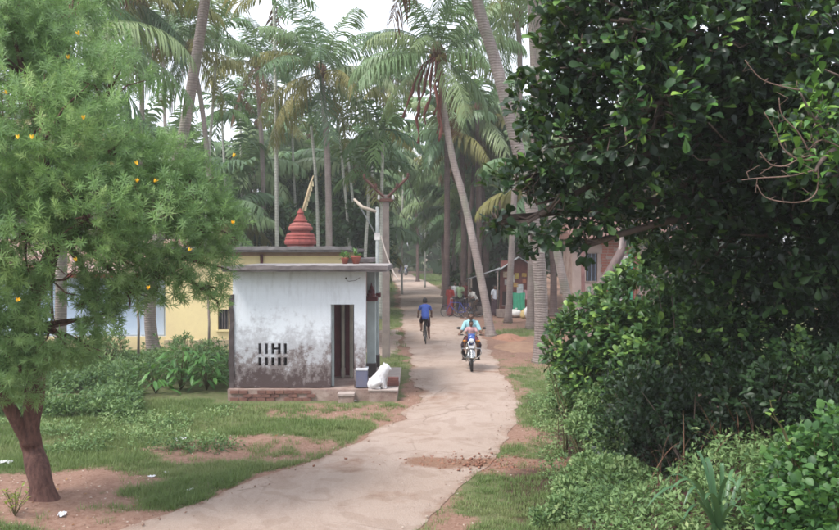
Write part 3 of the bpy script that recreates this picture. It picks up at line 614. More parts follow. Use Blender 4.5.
def sack(px, py, w, h, lab, c):
    b_ = gp(px, py); mb = MB(); mb.ball((0, 0, h * .45), (w / 2, w * .38, h * .5), 14, 9); q = random.Random(px)
    mb.v = [(x + q.uniform(-.03, .03) * (z > .05), y + q.uniform(-.03, .03), max(0, z + q.uniform(-.025, .025))) for x, y, z in mb.v]
    mb.lathe([(.05, h * .9), (.03, h * .98), (.07, h * 1.12)], (w * .1, 0, 0), 7); o = mb.build('sack', m_plain('sack_cloth_%d' % px if False else 'pale_sack_cloth', c, tuple(v * .75 for v in c), 6), None, True); o.location = b_; tag(o, lab, 'sack')
sack(515, 317, .75, .42, 'low white sack lying in front of the green cloth', (.66, .64, .62)); sack(530, 318.5, .72, .68, 'taller stuffed white sack at the right foot of the stall', (.74, .72, .72)); sack(523.5, 318.5, .34, .45, 'small yellowish sack wedged between the two white sacks', (.55, .42, .2))
o = bx('wooden_box', (-.3, -.2, 0), (.3, .2, .4), M_WOODP, None, .01); o.location = gp(502, 317); tag(o, 'low weathered wooden box before the stall counter', 'box')

# brick house seen through the branches
BR = thing('brick_house', 'half plastered brick house with a barred window glimpsed between trunks on the right', 'building', (8.0, 34, 0)); r0 = BR.location
def rx(px, Y=34.0): return (px - 419.5) / F * Y - r0.x
def rz_(py, Y=34.0): return HC - (py - 250) / F * Y
M_PINKP = m_plain('pinkish_old_plaster', (0.36, 0.28, 0.25), (0.25, 0.185, 0.165), 2)
wn_ = (rx(586), rx(597.5), rz_(281), rz_(253.5)); wall_panel(rx(573), rx(700), -.1, rz_(236), [wn_], 0, .25).build('wall', M_PINKP, BR)
bx('side_wall', (rx(573), .25, -.1), (rx(573) + .25, 2.4, rz_(236)), M_PLIN, BR)
w = bx('window', (wn_[0], .14, wn_[2]), (wn_[1], .17, wn_[3]), M_GLASSD, BR)
for j in range(3): x_ = wn_[0] + (j + .5) * (wn_[1] - wn_[0]) / 3; bx('window_bar', (x_ - .012, .07, wn_[2]), (x_ + .012, .09, wn_[3]), m_plain('blue_bar_paint', (0.2, 0.25, 0.34), None, 5) if j == 0 else bpy.data.materials['blue_bar_paint'], w)
for lo, hi in (((wn_[0] - .06, -.03, wn_[2] - .06), (wn_[1] + .06, .06, wn_[2])), ((wn_[0] - .06, -.03, wn_[3]), (wn_[1] + .06, .06, wn_[3] + .06))): bx('window_frame', lo, hi, M_WOODP, w)
mb = MB(); q = random.Random(8); zc = .4
while zc < rz_(240):
    x_ = rx(597.5) + .1 + q.uniform(0, .12); 
    while x_ < rx(616) + .9:
        if q.random() < .95 - .25 * (x_ > rx(614)): d_ = q.uniform(.01, .035); mb.box((x_, -d_, zc), (x_ + .22, -.002, zc + .085))
        x_ += .245
    zc += .11
o = mb.build('exposed_bricks', m_plain('red_exposed_brick', (0.33, 0.13, 0.09), (0.24, 0.09, 0.07), 6), BR); tag(o, kind='stuff')
mb = MB(); zt_ = rz_(236); mb.add([(rx(567), -.7, zt_ - .1), (rx(705), -.7, zt_ - .1), (rx(705), 1.2, zt_ + .8), (rx(567), 1.2, zt_ + .8), (rx(567), 3.0, zt_ - .1), (rx(705), 3.0, zt_ - .1)], [(0, 1, 2, 3), (3, 2, 5, 4), (0, 3, 4), (1, 5, 2), (0, 4, 5, 1)]); mb.build('roof', m_plain('dull_clay_tile_roof', (0.26, 0.14, 0.11), (0.16, 0.09, 0.08), 5), BR)
p = bx('green_post', (-.06, -.06, -.1), (.06, .06, 3.35), m_plain('green_post_paint', (0.08, 0.36, 0.20), (0.06, 0.26, 0.15), 5), None, .01); p.location = (at(630.5, 300, 29).x, 29, 0); p.name = 'painted_post'; tag(p, 'bright green painted post right of the slanting log and grey pillar', 'post')
p = bx('concrete_pillar', (-.2, -.2, -.1), (.2, .2, 3.3), m_plain('grey_pillar_plaster', (0.50, 0.46, 0.44), (0.36, 0.33, 0.32), 4), None, .02); p.location = (at(621, 300, 28).x, 28, 0); tag(p, 'pale grey pillar standing behind the upper end of the slanting log', 'pillar')
mb = MB(); b_ = at(582.5, 300, 27); b_.z = 0; mb.tube([(0, 0, -.1), (.03, 0, 1.7), (.0, 0, 3.6)], [.075, .065, .06], 8); o = mb.build('wooden_post', m_plain('reddish_timber_post', (0.24, 0.12, 0.11), (0.16, 0.08, 0.075), 6), None, True); o.location = b_; tag(o, 'upright reddish wooden post left of the barred window of the brick house', 'post')
# ------------------------------------------------------------------ palms
M_FROND = m_leaf('palm_frond_green', [(0.045, 0.095, 0.045), (0.095, 0.17, 0.08), (0.16, 0.25, 0.115), (0.25, 0.31, 0.15)], False, 0.45, 0.35, 0.3)
M_FRONDY = m_leaf('palm_frond_yellowing', [(0.16, 0.17, 0.05), (0.26, 0.23, 0.08)], False, 0.5, 0.3, 0.3)
M_FRONDD = m_leaf('palm_frond_dry', [(0.12, 0.07, 0.045), (0.20, 0.12, 0.07)], False, 0.8, 0.1, 0.15, (0.2, 0.12, 0.05))
M_ARECA = m_leaf('areca_frond_green', [(0.04, 0.10, 0.035), (0.07, 0.15, 0.045), (0.10, 0.18, 0.05)], False, 0.45, 0.35, 0.3)
M_PTRUNK = m_bark('palm_trunk_bark', (0.32, 0.27, 0.25), (0.22, 0.175, 0.165), 4.2, (0.20, 0.21, 0.16))
M_PTRUNKD = m_bark('dark_palm_trunk_bark', (0.17, 0.12, 0.11), (0.11, 0.08, 0.075), 3.2)
M_ATRUNK = m_bark('areca_trunk_bark', (0.48, 0.48, 0.43), (0.34, 0.34, 0.30), 2.2)
M_NUT = m_plain('coconut_husk', (0.13, 0.14, 0.04), (0.20, 0.12, 0.05), 8)
M_SHEATH = m_plain('palm_crown_fibre', (0.14, 0.08, 0.05), (0.08, 0.045, 0.03), 12)
M_REDSTALK = m_plain('dry_red_stalk', (0.20, 0.07, 0.055), (0.13, 0.05, 0.04), 12)

def frond_template(L, elev, droop, nl, leaf, width, hang, seed, curl=0.0):
    r = random.Random(seed); n = 12; pts = []; p = Vector((0.05, 0, 0)); e = elev; side = 0
    for i in range(n + 1):
        pts.append(p.copy()); ds = L / n; p = p + Vector((math.cos(e), math.sin(side), math.sin(e))) * ds
        e -= droop * (0.4 + 1.4 * i / n) / n; e = max(e, -1.5); side += curl / n
    mb = MB(); mb.tube(pts, [0.035 * (1 - 0.85 * i / n) for i in range(n + 1)], 4, False)
    def P(t):
        f = t * n; i = min(int(f), n - 1); return pts[i].lerp(pts[i + 1], f - i), (pts[i + 1] - pts[i]).normalized()
    for k in range(nl):
        t_ = 0.14 + 0.86 * (k + r.random() * 0.5) / nl; q, tg = P(min(t_, 0.999))
        ll = leaf * (0.45 + 0.75 * math.sin(PI * min(1, t_ * 0.93) ** 0.8)) * r.uniform(0.85, 1.12)
        for s in (-1, 1):
            if r.random() < 0.11: continue
            sd_ = Vector((0, s, 0)); d = (sd_ * r.uniform(.75, .95) + tg * r.uniform(.35, .85) + Vector((0, 0, -0.1 - hang * 0.4 + r.uniform(-.24, .2)))).normalized()
            d2 = (d + Vector((0, 0, -hang * r.uniform(.7, 1.3)))).normalized()
            d3 = (d2 + Vector((0, 0, -hang * r.uniform(.7, 1.5)))).normalized()
            w = tg * width * 0.5
            a0, a1, a2 = q, q + d * ll * 0.4, q + d * ll * 0.4 + d2 * ll * 0.33; a3 = a2 + d3 * ll * .27
            mb.add([a0 - w * .6, a0 + w * .6, a1 + w, a1 - w, a2 + w * .8, a2 - w * .8, a3], [(0, 1, 2, 3), (3, 2, 4, 5), (5, 4, 6)])
    return mb
FT = {}
for kind, (LL, nl, leaf, width, mats) in {'coco': (4.0, 60, 1.08, 0.06, 1), 'far': (4.0, 32, 1.2, 0.15, 1), 'areca': (1.9, 15, 0.62, 0.10, 1)}.items():
    for j, (el, dr, hg) in enumerate([(1.35, 0.9, .35), (1.1, 1.2, .5), (.85, 1.35, .65), (.55, 1.4, .8), (.25, 1.35, .9), (-.1, 1.2, .95), (-.5, .95, .8), (-.95, .5, .5)]):
        for vv in range(2):
            mb = frond_template(LL, el + rnd.uniform(-.1, .1), dr * rnd.uniform(.85, 1.15) * (0.9 if kind == 'areca' else 1), nl, leaf, width, hg * (0.6 if kind == 'areca' else 1.25), 100 * j + vv, rnd.uniform(-.5, .5))
            base = mb.mesh('frond', M_ARECA if kind == 'areca' else M_FROND, False)
            FT[kind, j, vv, 'g'] = base
            for code, m in (('y', M_FRONDY), ('d', M_FRONDD)):
                c_ = base.copy(); c_.materials.clear(); c_.materials.append(m); FT[kind, j, vv, code] = c_
def spline(pts, n):
    pts = [Vector(p) for p in pts]; out = []
    for i in range(len(pts) - 1):
        p0 = pts[max(i - 1, 0)]; p1 = pts[i]; p2 = pts[i + 1]; p3 = pts[min(i + 2, len(pts) - 1)]
        for k in range(n):
            s = k / n; out.append(0.5 * ((2 * p1) + (p2 - p0) * s + (2 * p0 - 5 * p1 + 4 * p2 - p3) * s * s + (3 * p1 - p0 - 3 * p2 + p3) * s ** 3))
    out.append(pts[-1]); return out
def palm(pts, label, kind='coco', r=0.14, fl=1.0, nf=18, group=None, dark=False, yel=0.12, dry=0.08, nuts=True, seed=0, name=None, low=7, tr_n=10, top=0):
    """pts: trunk axis in metres from ground to crown"""
    q = random.Random(seed * 31 + 5); base = Vector(pts[0]); base.z = hz(base.x, base.y) - 0.05
    nm = name or ('areca_palm' if kind == 'areca' else 'coconut_palm')
    root = thing(nm, label, 'palm tree', base, 0, group)
    loc = [Vector(p) - base for p in pts]; loc[0] = Vector((0, 0, 0))
    sp = spline(loc, 8); L_ = len(sp); rad = []
    for i in range(L_):
        f = i / (L_ - 1); z = sp[i].z; rr = r * (1.12 - 0.30 * f) * (1 + (0.55 if kind != 'areca' else .25) * math.exp(-z / 0.35)); rad.append(rr * (1.02 if i % 2 else .99))
    mb = MB(); mb.tube(sp, rad, tr_n)
    mb.build('trunk', M_ATRUNK if kind == 'areca' else (M_PTRUNKD if dark else M_PTRUNK), root, True)
    top_p = sp[-1]
    if kind == 'areca':
        mb = MB(); tdir = (sp[-1] - sp[-2]).normalized(); mb.tube([top_p - tdir * .05, top_p + tdir * .35, top_p + tdir * .8], [r * 1.05, r * 1.25, r * .5], 8)
        mb.build('crownshaft', M_ACROWN, root, True); top_p = top_p + tdir * .7
    else:
        mb = MB(); mb.ball(top_p + Vector((0, 0, .05)), (r * 1.9, r * 1.9, r * 2.6), 8, 6)
        for k in range(9):
            a = q.uniform(0, 2 * PI); mb.tube([top_p, top_p + Vector((math.cos(a) * .35, math.sin(a) * .35, q.uniform(-.1, .35))), top_p + Vector((math.cos(a) * .5, math.sin(a) * .5, q.uniform(-.5, .1)))], [.035, .025, .01], 4)
        mb.build('crown_fibre', M_SHEATH, root, True)
        if nuts:
            for k in range(7):
                a = q.uniform(0, 2 * PI); mb = MB(); rr = q.uniform(.09, .13)
                mb.ball((0, 0, 0), (rr, rr, rr * 1.2), 8, 5)
                o = mb.build('coconut', M_NUT, root, True); o.location = top_p + Vector((math.cos(a) * .3, math.sin(a) * .3, q.uniform(-.45, -.1)))
    fk = 'far' if kind == 'far' else kind
    a0 = q.uniform(0, 2 * PI)
    for k in range(nf):
        f = (k + q.uniform(-.3, .3)) / nf; j = max(top, min(low, int(round(f * 7.2)))); vv = q.randrange(2)
        cc = 'g'
        if f > .45 and q.random() < yel * 2: cc = 'y'
        if f > .78 and q.random() < dry * 2.5: cc = 'd'
        o = bpy.data.objects.new('frond', FT[fk, j, vv, cc]); link(o, root)
        s = fl * q.uniform(.82, 1.1) * (0.85 if j <= 1 else 1)
        o.location = top_p + Vector((0, 0, .1 - .25 * f)); o.rotation_euler = (q.uniform(-.12, .12), q.uniform(-.1, .1), a0 + k * 2.39996 + q.uniform(-.2, .2)); o.scale = (s, s, s)
    return root, top_p + base
M_ACROWN = m_plain('areca_crownshaft', (0.12, 0.22, 0.07), (0.09, 0.16, 0.05), 5, 0.5)
def ppts(px, Y0, Y1=None):
    Y1 = Y1 or Y0; n = len(px); out = []
    for i, (a_, b_) in enumerate(px):
        f = i / (n - 1); out.append(at(a_, b_, Y0 + (Y1 - Y0) * f))
    out[0].z = 0; return out

hero, htop = palm(ppts([(491, 337), (485, 300), (475, 250), (464, 200), (453, 160), (444, 110), (437, 52)], 34, 34.8), 'leaning coconut palm with red dry stalks under its crown, rooted beside the road', r=.15, fl=.98, nf=21, seed=3, yel=.05, dry=.03)
q = random.Random(5); hb = hero.location
for k, (dx, L_, dy) in enumerate([(-.75, 3.6, .1), (-.5, 2.6, -.2), (-.3, 3.0, -.5), (.15, 3.6, -.6), (.3, 2.9, -.3), (-.1, 2.4, -.7), (-.95, 2.6, 0), (.05, 3.2, -.5)]):
    mb = MB(); t0 = htop - hb; pp = [t0 + Vector((0, 0, -.1)), t0 + Vector((dx * .6, dy * .6, -.5)), t0 + Vector((dx, dy, -1.3))]
    while pp[-1].z > t0.z - L_: pp.append(pp[-1] + Vector((q.uniform(-.12, .12) - .04 * (dx < 0), q.uniform(-.05, .05), -.35)))
    mb.tube(pp, [.04] * 2 + [.055 + .03 * math.sin(i * 1.9 + k) for i in range(len(pp) - 2)], 5); mb.build('dry_stalk', M_REDSTALK, hero, True)
palm(ppts([(541, 364), (541, 300), (537, 245), (527, 185), (513, 130), (495, 60), (477, 0), (455, -115)], 26, 24), 'tall ringed coconut palm arching over the road, base beside the green verge', r=.19, fl=1, seed=4)
palm(ppts([(531, 330), (532, 250), (535, 120), (531, 0), (527, -90)], 37, 36), 'straight grey coconut palm standing just left behind the big ringed palm trunk', r=.17, seed=6)
palm(ppts([(578, 345), (568, 300), (557, 250), (546, 160), (540, 60), (536, -60)], 31, 30), 'slanting pale coconut palm trunk between the brick house and the roadside palms', r=.15, seed=16)
palm(ppts([(154, 355), (150, 305), (160, 230), (183, 135), (195, 65), (205, 0), (216, -100)], 28, 25), 'stout leaning coconut palm growing up behind the flowering tree, crown above the frame', r=.18, seed=8)
palm(ppts([(203, 331), (206, 240), (208, 170), (214, 90), (217, 38)], 40), 'slender areca palm with a small round crown rising left of the shrine', 'areca', r=.075, fl=1.0, nf=9, seed=9)
palm(ppts([(222, 330), (214, 230), (207, 150), (200, 95), (190, 48)], 38), 'coconut palm with orange nuts and yellowing fronds, left of the slender areca', r=.12, fl=.85, nf=18, seed=10, yel=.3)
palm(ppts([(264, 310), (264, 240), (262, 150), (256, 62)], 48), 'coconut palm with upright fronds and a dark brown heart, above the shrine roof', r=.14, fl=1.0, nf=18, seed=12)
palm(ppts([(277, 318), (277, 240), (276, 120), (274, 4)], 43), 'thin straight palm rising above the shrine to the top of the picture', 'areca', r=.1, fl=1.25, nf=10, seed=13)
palm(ppts([(328, 320), (329, 240), (327, 150), (321, 72)], 41), 'large coconut palm with a wide drooping crown of yellowing fronds behind the red spire', r=.16, fl=1.12, nf=24, seed=14, yel=.3)
palm(ppts([(352, 316), (349, 240), (342, 160), (336, 110)], 45), 'pale thin areca palm under the edge of the wide drooping crown', 'areca', r=.07, fl=.9, nf=8, seed=15)
palm(ppts([(362, 316), (357, 240), (350, 175), (344, 130)], 46), 'second pale areca palm leaning close beside its neighbour behind the shrine', 'areca', r=.07, fl=.9, nf=8, seed=17)
palm(ppts([(318, 318), (318, 240), (316, 180), (311, 125)], 44), 'reddish slim palm trunk standing right beside the flagpole of the red spire', 'areca', r=.085, fl=.9, nf=8, seed=18)
palm(ppts([(380, 320), (381, 240), (382, 180), (383, 142)], 42), 'bright green areca palm with a full crown above the utility pole', 'areca', r=.09, fl=1.35, nf=14, seed=19)
palm(ppts([(363, 318), (366, 240), (368, 215), (368, 185)], 43), 'short green areca palm left of the utility pole top', 'areca', r=.08, fl=1.2, nf=12, seed=20)
palm(ppts([(452, 285), (455, 240), (458, 190), (462, 165)], 60), 'young coconut palm with low arching fronds right of the far road', r=.14, fl=1.25, nf=20, seed=21, nuts=False)
palm(ppts([(518, 310), (512, 240), (503, 180), (496, 118)], 55), 'coconut palm behind the stall with its crown against the leaning palm', r=.14, fl=1.05, nf=20, seed=22, yel=.3)
palm(ppts([(138, 330), (140, 200), (142, 100), (140, 2)], 36), 'coconut palm with dark hanging fronds at the top left behind the flowering tree', r=.12, fl=.9, nf=18, seed=24)
palm(ppts([(60, 340), (62, 200), (60, 100), (58, 38)], 26, 20), 'coconut palm whose long frond arches out of the top of the flowering tree', r=.16, fl=1.0, nf=18, seed=25, yel=.02)
palm(ppts([(90, 320), (94, 200), (98, 90), (96, -12)], 34), 'coconut palm at the top left edge behind the flowering tree crown', r=.14, fl=1, nf=18, seed=26)
palm(ppts([(508, 322), (514, 200), (520, 90), (518, 16)], 40), 'coconut palm with a high crown partly hidden by the big dark tree', r=.14, fl=1.0, nf=18, seed=27)
palm(ppts([(386, 282), (388, 200), (391, 130), (389, 80)], 72), 'distant coconut palm in the gap left of the leaning palm', 'far', r=.13, fl=1.0, nf=18, seed=28)
palm(ppts([(168, 300), (166, 160), (163, 60), (165, 30)], 58), 'distant slim coconut palm between the leaning trunk and the top left crowns', 'far', r=.12, fl=.85, nf=16, seed=29)
for k, (px, Y, pt, h, lab) in enumerate([(228, 46, 222, 120, 'pale slender areca trunk left of the shrine spire, behind the tree edge'), (243, 50, 240, 105, 'thin pale areca palm between two coconut crowns left of the spire'), (296, 50, 292, 130, 'pale slender areca trunk directly behind the red spire'), (374, 48, 371, 150, 'slender pale areca palm just left of the utility pole'), (402, 66, 405, 150, 'thin pale areca palm beside the far road, left side'), (425, 78, 428, 150, 'thin pale areca palm in the gap over the far road bend')]):
    palm(ppts([(px, 250 + 2936 / Y), (px, 230), ((px + pt) / 2, 180), (pt, h)], Y), lab, 'areca', r=.075, fl=1.0, nf=9, seed=90 + k)
# dark trunks flanking the far road and behind the stall
for k, (px, Y, pt, h) in enumerate([(446, 49, 447, 130), (463, 52, 462, 120), (470, 55, 474, 140), (478, 50, 478, 110), (485, 53, 480, 125), (497, 58, 492, 130)]):
    palm(ppts([(px, 250 + 2936 / Y), (px + 1, 230), (pt, 170), (pt, h)], Y), ['dark slim palm trunk at the near end of the row by the stall', 'dark palm trunk behind the people with bicycles', 'dark palm trunk behind the low lean-to roof', 'tall dark palm trunk behind the leaning palm, left of the stall',
          'dark palm trunk close behind the stall lean-to', 'dark palm trunk behind the stall gable'][k], 'far', r=.17, fl=.95, nf=14, seed=60 + k, dark=True, group='dark palm trunks behind the stall')
# the grove on both sides of the far road
gq = random.Random(42); placed = []
G1 = 'palms of the grove behind the shrine and road'
cnt = 0
for k in range(900):
    Y = gq.uniform(50, 112); px = gq.uniform(-20, 700); X = (px - 419.5) / F * Y
    if -2.5 < X - (road_L(Y) + road_R(Y)) / 2 < 3.0: continue
    if Y < 62 and px > 440 and px < 560: continue
    if any((X - a_) ** 2 + (Y - b_) ** 2 < 9.5 for a_, b_ in placed): continue
    placed.append((X, Y)); cnt += 1
    if cnt > 74: break
    if 380 < px < 445: ht = gq.uniform(8, 11)
    elif 345 < px < 445: ht = gq.uniform(9, 12.5)
    elif px < 225: ht = gq.uniform(9, 12.5)
    else: ht = gq.uniform(8, 12) + (Y - 50) * .05
    lean = Vector((gq.uniform(-1.2, 1.2), gq.uniform(-1, 1), 0))
    b0 = Vector((X, Y, 0))
    reg = 'left of the shrine roof' if px < 225 else 'above the shrine and its red spire' if px < 345 else 'left of the far road' if px < 395 else 'right of the far road' if px < 470 else 'behind the stall' if px < 560 else 'behind the brick house'
    dk = gq.random() < .5; size_ = 'far off' if Y > 82 else 'nearer'
    palm([b0, b0 + Vector((0, 0, ht * .35)) + lean * .15, b0 + Vector((0, 0, ht * .7)) + lean * .5, b0 + Vector((0, 0, ht)) + lean], '%s %s trunked grove palm %s' % (size_, 'dark' if dk else 'pale', reg), 'far', r=gq.uniform(.11, .16), fl=gq.uniform(.9, 1.15), nf=15, seed=200 + k, group='%s %s trunked palms %s' % (size_, 'dark' if dk else 'pale', reg), dark=dk, nuts=False, tr_n=7, yel=.1)

# young palms that fill the grove low down
yl = ['young palm tuft low behind the left end of the yellow roof', 'young palm with upright fronds just left of the red spire', 'young palm fronds just right of the flagpole', 'young palm left of the utility pole behind the temple annex', 'young dark palm closing the gap above the shrine roof',
      'young palm at the left of the far road bend', 'young palm right of the far road bend', 'young palm behind the group of people', 'young palm behind the stall roof', 'young palm between the stall and the brick house', 'young palm far left behind the blue house', 'young palm left of the spire and farther back', 'young palm farthest back behind the shrine', 'arching young palm directly above the far road', 'tall young palm left of the utility pole crossarm', 'young palm behind the brick house roof', 'young palm above the low lean-to', 'young palm beyond the yellow wall']
for k, (px, Y, py) in enumerate([(222, 44, 215), (275, 52, 215), (335, 56, 205), (358, 54, 238), (300, 62, 180), (372, 66, 215), (440, 64, 205), (462, 58, 215), (515, 54, 200), (548, 44, 190), (120, 40, 200), (248, 50, 170), (318, 62, 165), (415, 92, 190), (352, 52, 170), (600, 46, 170), (480, 60, 170), (190, 46, 190)]):
    tp_ = at(px, py, Y); b_ = Vector((tp_.x + .3, Y, 0)); palm([b_, b_.lerp(tp_, .4) + Vector((.1, 0, 0)), tp_], yl[k], 'far', r=.17, fl=rnd.uniform(.85, 1.15), nf=17, seed=400 + k, nuts=False, tr_n=8, low=6, name='young_palm', yel=.08, dark=True)

# ------------------------------------------------------------------ leaves
def leaf_tpl(l, w, fold=0.18, curl=0.15, n=3, obovate=False):
    """leaf along +Y, width X"""
    prof = {3: [.0, .55, .45], 4: [.12, .7, 1, .6]}
    ts = [0, .3, .62, .85, 1]; ws = [.06, .8, 1.0, .62, 0] if not obovate else [.06, .42, .92, 1.0, 0.25]
    vs = []; fs = []
    for i, (t_, w_) in enumerate(zip(ts, ws)):
        z = -curl * l * t_ * t_; h = fold * w * w_
        vs += [(-w_ * w / 2, t_ * l, z + h), (0, t_ * l, z), (w_ * w / 2, t_ * l, z + h)]
    for i in range(4):
        a_ = i * 3; fs += [(a_, a_ + 1, a_ + 4, a_ + 3), (a_ + 1, a_ + 2, a_ + 5, a_ + 4)]
    return vs, fs
def simple_leaf(l, w):
    return [(0, 0, 0), (w / 2, l * .45, w * .12), (0, l, -l * .12), (-w / 2, l * .45, w * .12)], [(0, 1, 2, 3)]
def blob_points(blobs, n, shell=.35):
    """blobs: (centre, (rx,ry,rz)); returns points, outward dirs"""
    vol = np.array([b[1][0] * b[1][1] * b[1][2] for b in blobs]) ** (2 / 3); pick = rng.choice(len(blobs), n, p=vol / vol.sum())
    C_ = np.array([tuple(b[0]) for b in blobs])[pick]; R_ = np.array([b[1] for b in blobs])[pick]
    d = rdir(n); rad = (1 - shell * rng.random(n) ** 1.4)
    return C_ + d * R_ * rad[:, None], unit(d / R_)
def leafy(points, outd, per, size, jitter, upb=.4, spread=.9):
    """whorls: returns fwd, T, scale"""
    P_ = np.repeat(points, per, 0); O_ = np.repeat(outd, per, 0); n = len(P_)
    f = unit(O_ * .7 + rdir(n) * spread + np.array([0, 0, upb])); T_ = P_ + f * .02 + rdir(n) * jitter
    return f, T_, size[0] + (size[1] - size[0]) * rng.random(n)
def leaf_mass(name, parent, blobs, ntips, per, tpl, size, mat, jitter=.03, upb=.4, spread=.9, shell=.4, tintf=None, clip=None, smooth=False):
    P_, O_ = blob_points(blobs, ntips, shell)
    P_ = P_ + rdir(len(P_)) * jitter * 2
    gz = height(P_[:, 0], P_[:, 1]); k = P_[:, 2] > gz + .03
    if clip is not None: k &= clip(P_)
    P_, O_ = P_[k], O_[k]
    f, T_, s = leafy(P_, O_, per, size, jitter, upb, spread)
    up = unit(rdir(len(f)) * .7 + np.array([0, 0, 1.]) + np.repeat(O_, per, 0) * .5)
    tint = np.clip(np.repeat(rng.random(len(P_)), per) * .55 + rng.random(len(f)) * .45, 0, 1)
    me = scatter_mesh(name, [tpl], np.zeros(len(f), int), frames(f, up, s), T_, mat, tint, smooth)
    o = link(bpy.data.objects.new(name, me), parent); tag(o, kind='stuff'); return o, P_
def twigs(parent, P_, centers, n, mat, r0=.012, name='twig_mass'):
    mb = MB(); idx = rng.choice(len(P_), min(n, len(P_)), replace=False); Cc = np.array([tuple(c) for c in centers])
    for i in idx:
        p = Vector(P_[i]); c = Vector(Cc[np.argmin(((Cc - P_[i]) ** 2).sum(1))]); c = c.lerp(p, .62) + Vector((rnd.uniform(-.12, .12), rnd.uniform(-.12, .12), rnd.uniform(-.1, .1))); m = p.lerp(c, .5) + Vector((rnd.uniform(-.1, .1), rnd.uniform(-.1, .1), -.08))
        mb.tube([c, m, p], [r0 * 1.6, r0, r0 * .4], 4, False)
    o = mb.build(name, mat, parent, True); tag(o, kind='stuff'); return o
def bezier(p0, p1, p2, n=8):
    p0, p1, p2 = Vector(p0), Vector(p1), Vector(p2)
    return [(1 - s) ** 2 * p0 + 2 * s * (1 - s) * p1 + s * s * p2 for s in [i / n for i in range(n + 1)]]

M_OLE = m_leaf('flowering_tree_leaf', [(0.11, 0.19, 0.08), (0.18, 0.30, 0.12), (0.27, 0.41, 0.16), (0.38, 0.50, 0.22)], True, .5, .3, .42, (0.2, 0.32, 0.08))
M_OLEO = m_leaf('flowering_tree_leaf_single', [(0.14, 0.24, 0.09), (0.20, 0.33, 0.12), (0.27, 0.42, 0.15), (0.36, 0.48, 0.19)], False, .5, .3, .42, (0.2, 0.32, 0.08))
M_OBARK = m_bark('flowering_tree_bark', (0.19, 0.10, 0.08), (0.06, 0.03, 0.03), furrow=7)
M_YEL = m_plain('yellow_petal', (0.85, 0.52, 0.03), (0.78, 0.42, 0.03), 10, .5)
def spray_tpl(seed, nleaf=26):
    q = random.Random(seed); vs = []; fs = []
    for k in range(nleaf):
        f = k / nleaf; y = -.06 + .15 * f; a_ = k * 2.4; el = .15 + 1.15 * f ** 1.6 + q.uniform(-.15, .15); l = q.uniform(.11, .155) * (1 - .25 * f); w = .0125
        d = Vector((math.cos(a_) * math.cos(el), math.sin(el), math.sin(a_) * math.cos(el))); sd_ = d.cross(Vector((0, 1, 0))).normalized() * w / 2
        p0 = Vector((0, y, 0)); p1 = p0 + d * l * .5; d2 = (d + Vector((0, -.35, 0))).normalized(); p2 = p1 + d2 * l * .5
        b = len(vs); vs += [tuple(p0 - sd_ * .4), tuple(p0 + sd_ * .4), tuple(p1 + sd_), tuple(p1 - sd_), tuple(p2)]; fs += [(b, b + 1, b + 2, b + 3), (b + 3, b + 2, b + 4)]
    return vs, fs
OLE = thing('flowering_tree', 'feathery bright green tree with yellow flowers and a forked brown trunk in the left foreground', 'tree', (gp(44, 503).x, gp(44, 503).y, -.03))
ob = OLE.location
def rel(v, b): return Vector(v) - Vector(b)
tb = gp(44, 503)
t1 = at(40, 478, tb.y); t2 = at(30, 430, 11.6); t3 = at(36, 385, 11.5); t4 = at(25, 330, 11.2); t5 = at(60, 230, 11)
mb = MB(); sp = spline([tb - Vector((0, 0, .05)), t1, at(33, 450, 11.7), t2, t3, at(38, 350, 11.4), t4, at(45, 270, 11), t5], 5)
mb.tube([rel(p, ob) for p in sp], [(.165 - .085 * i / (len(sp) - 1)) * (1.0 + .06 * math.sin(i * 1.1)) + .11 * math.exp(-i / 1.6) for i in range(len(sp))], 14)
mb.build('trunk', M_OBARK, OLE, True)
mb = MB(); mb.tube([rel(p, ob) for p in spline([t2 + Vector((0, 0, -.2)), at(12, 412, 11.4), at(-4, 380, 11.1), at(-20, 320, 10.8), at(10, 250, 10.5)], 5)], [.10 - .045 * i / 20 for i in range(21)], 10); mb.build('limb', M_OBARK, OLE, True)
# crown blobs: (px, py, Y, radius px)
OBL = [(-60, 60, 11, 95), (20, 50, 11, 75), (75, 60, 11.5, 60), (110, 90, 11, 48), (40, 130, 10, 85), (110, 150, 10.5, 60), (160, 165, 11, 46), (-40, 180, 10, 90),
       (195, 195, 11, 40), (215, 225, 11, 35), (150, 220, 10.2, 52), (90, 215, 9.8, 60), (20, 235, 10, 72), (120, 260, 10.4, 40), (200, 262, 11, 36), (165, 280, 10.8, 28),
       (50, 290, 10.3, 48), (-10, 310, 10.6, 60), (215, 295, 11, 18), (100, 300, 10.5, 28), (40, 350, 10.4, 30), (85, 345, 10.6, 25), (5, 0, 11, 60), (60, 18, 12, 40), (30, 392, 10.7, 17), (70, 5, 12, 28), (5, 340, 10.4, 42), (55, 330, 10.2, 36), (100, 318, 10.6, 22), (-15, 385, 10.5, 30), (130, 292, 10.6, 22), (20, 372, 10.3, 18)]
oblobs = []
for px, py, Y, rp in OBL:
    r_ = rp / F * Y; oblobs.append((at(px, py, Y + .3) - ob, (r_, r_ * 1.1, r_ * .95)))
for i, (c, r_) in enumerate(oblobs):
    mb = MB(); src = rel(t5 if c.z > 2.8 else t4, ob); m_ = src.lerp(c, .5) + Vector((0, 0, .15 - .1 * (i % 3))); bz = bezier(src, m_, c, 7)
    mb.tube(bz, [.055 * (1 - j / 9) + .008 for j in range(8)], 6); 
    for j in range(5):
        d_ = Vector(rng.normal(size=3)).normalized(); mb.tube([bz[-2], bz[-1] + d_ * r_[0] * .4, bz[-1] + d_ * r_[0] * .85], [.02, .012, .005], 4)
    mb.build('branch', M_OBARK, OLE, True)
P_, O_ = blob_points(oblobs, 9800, .5)
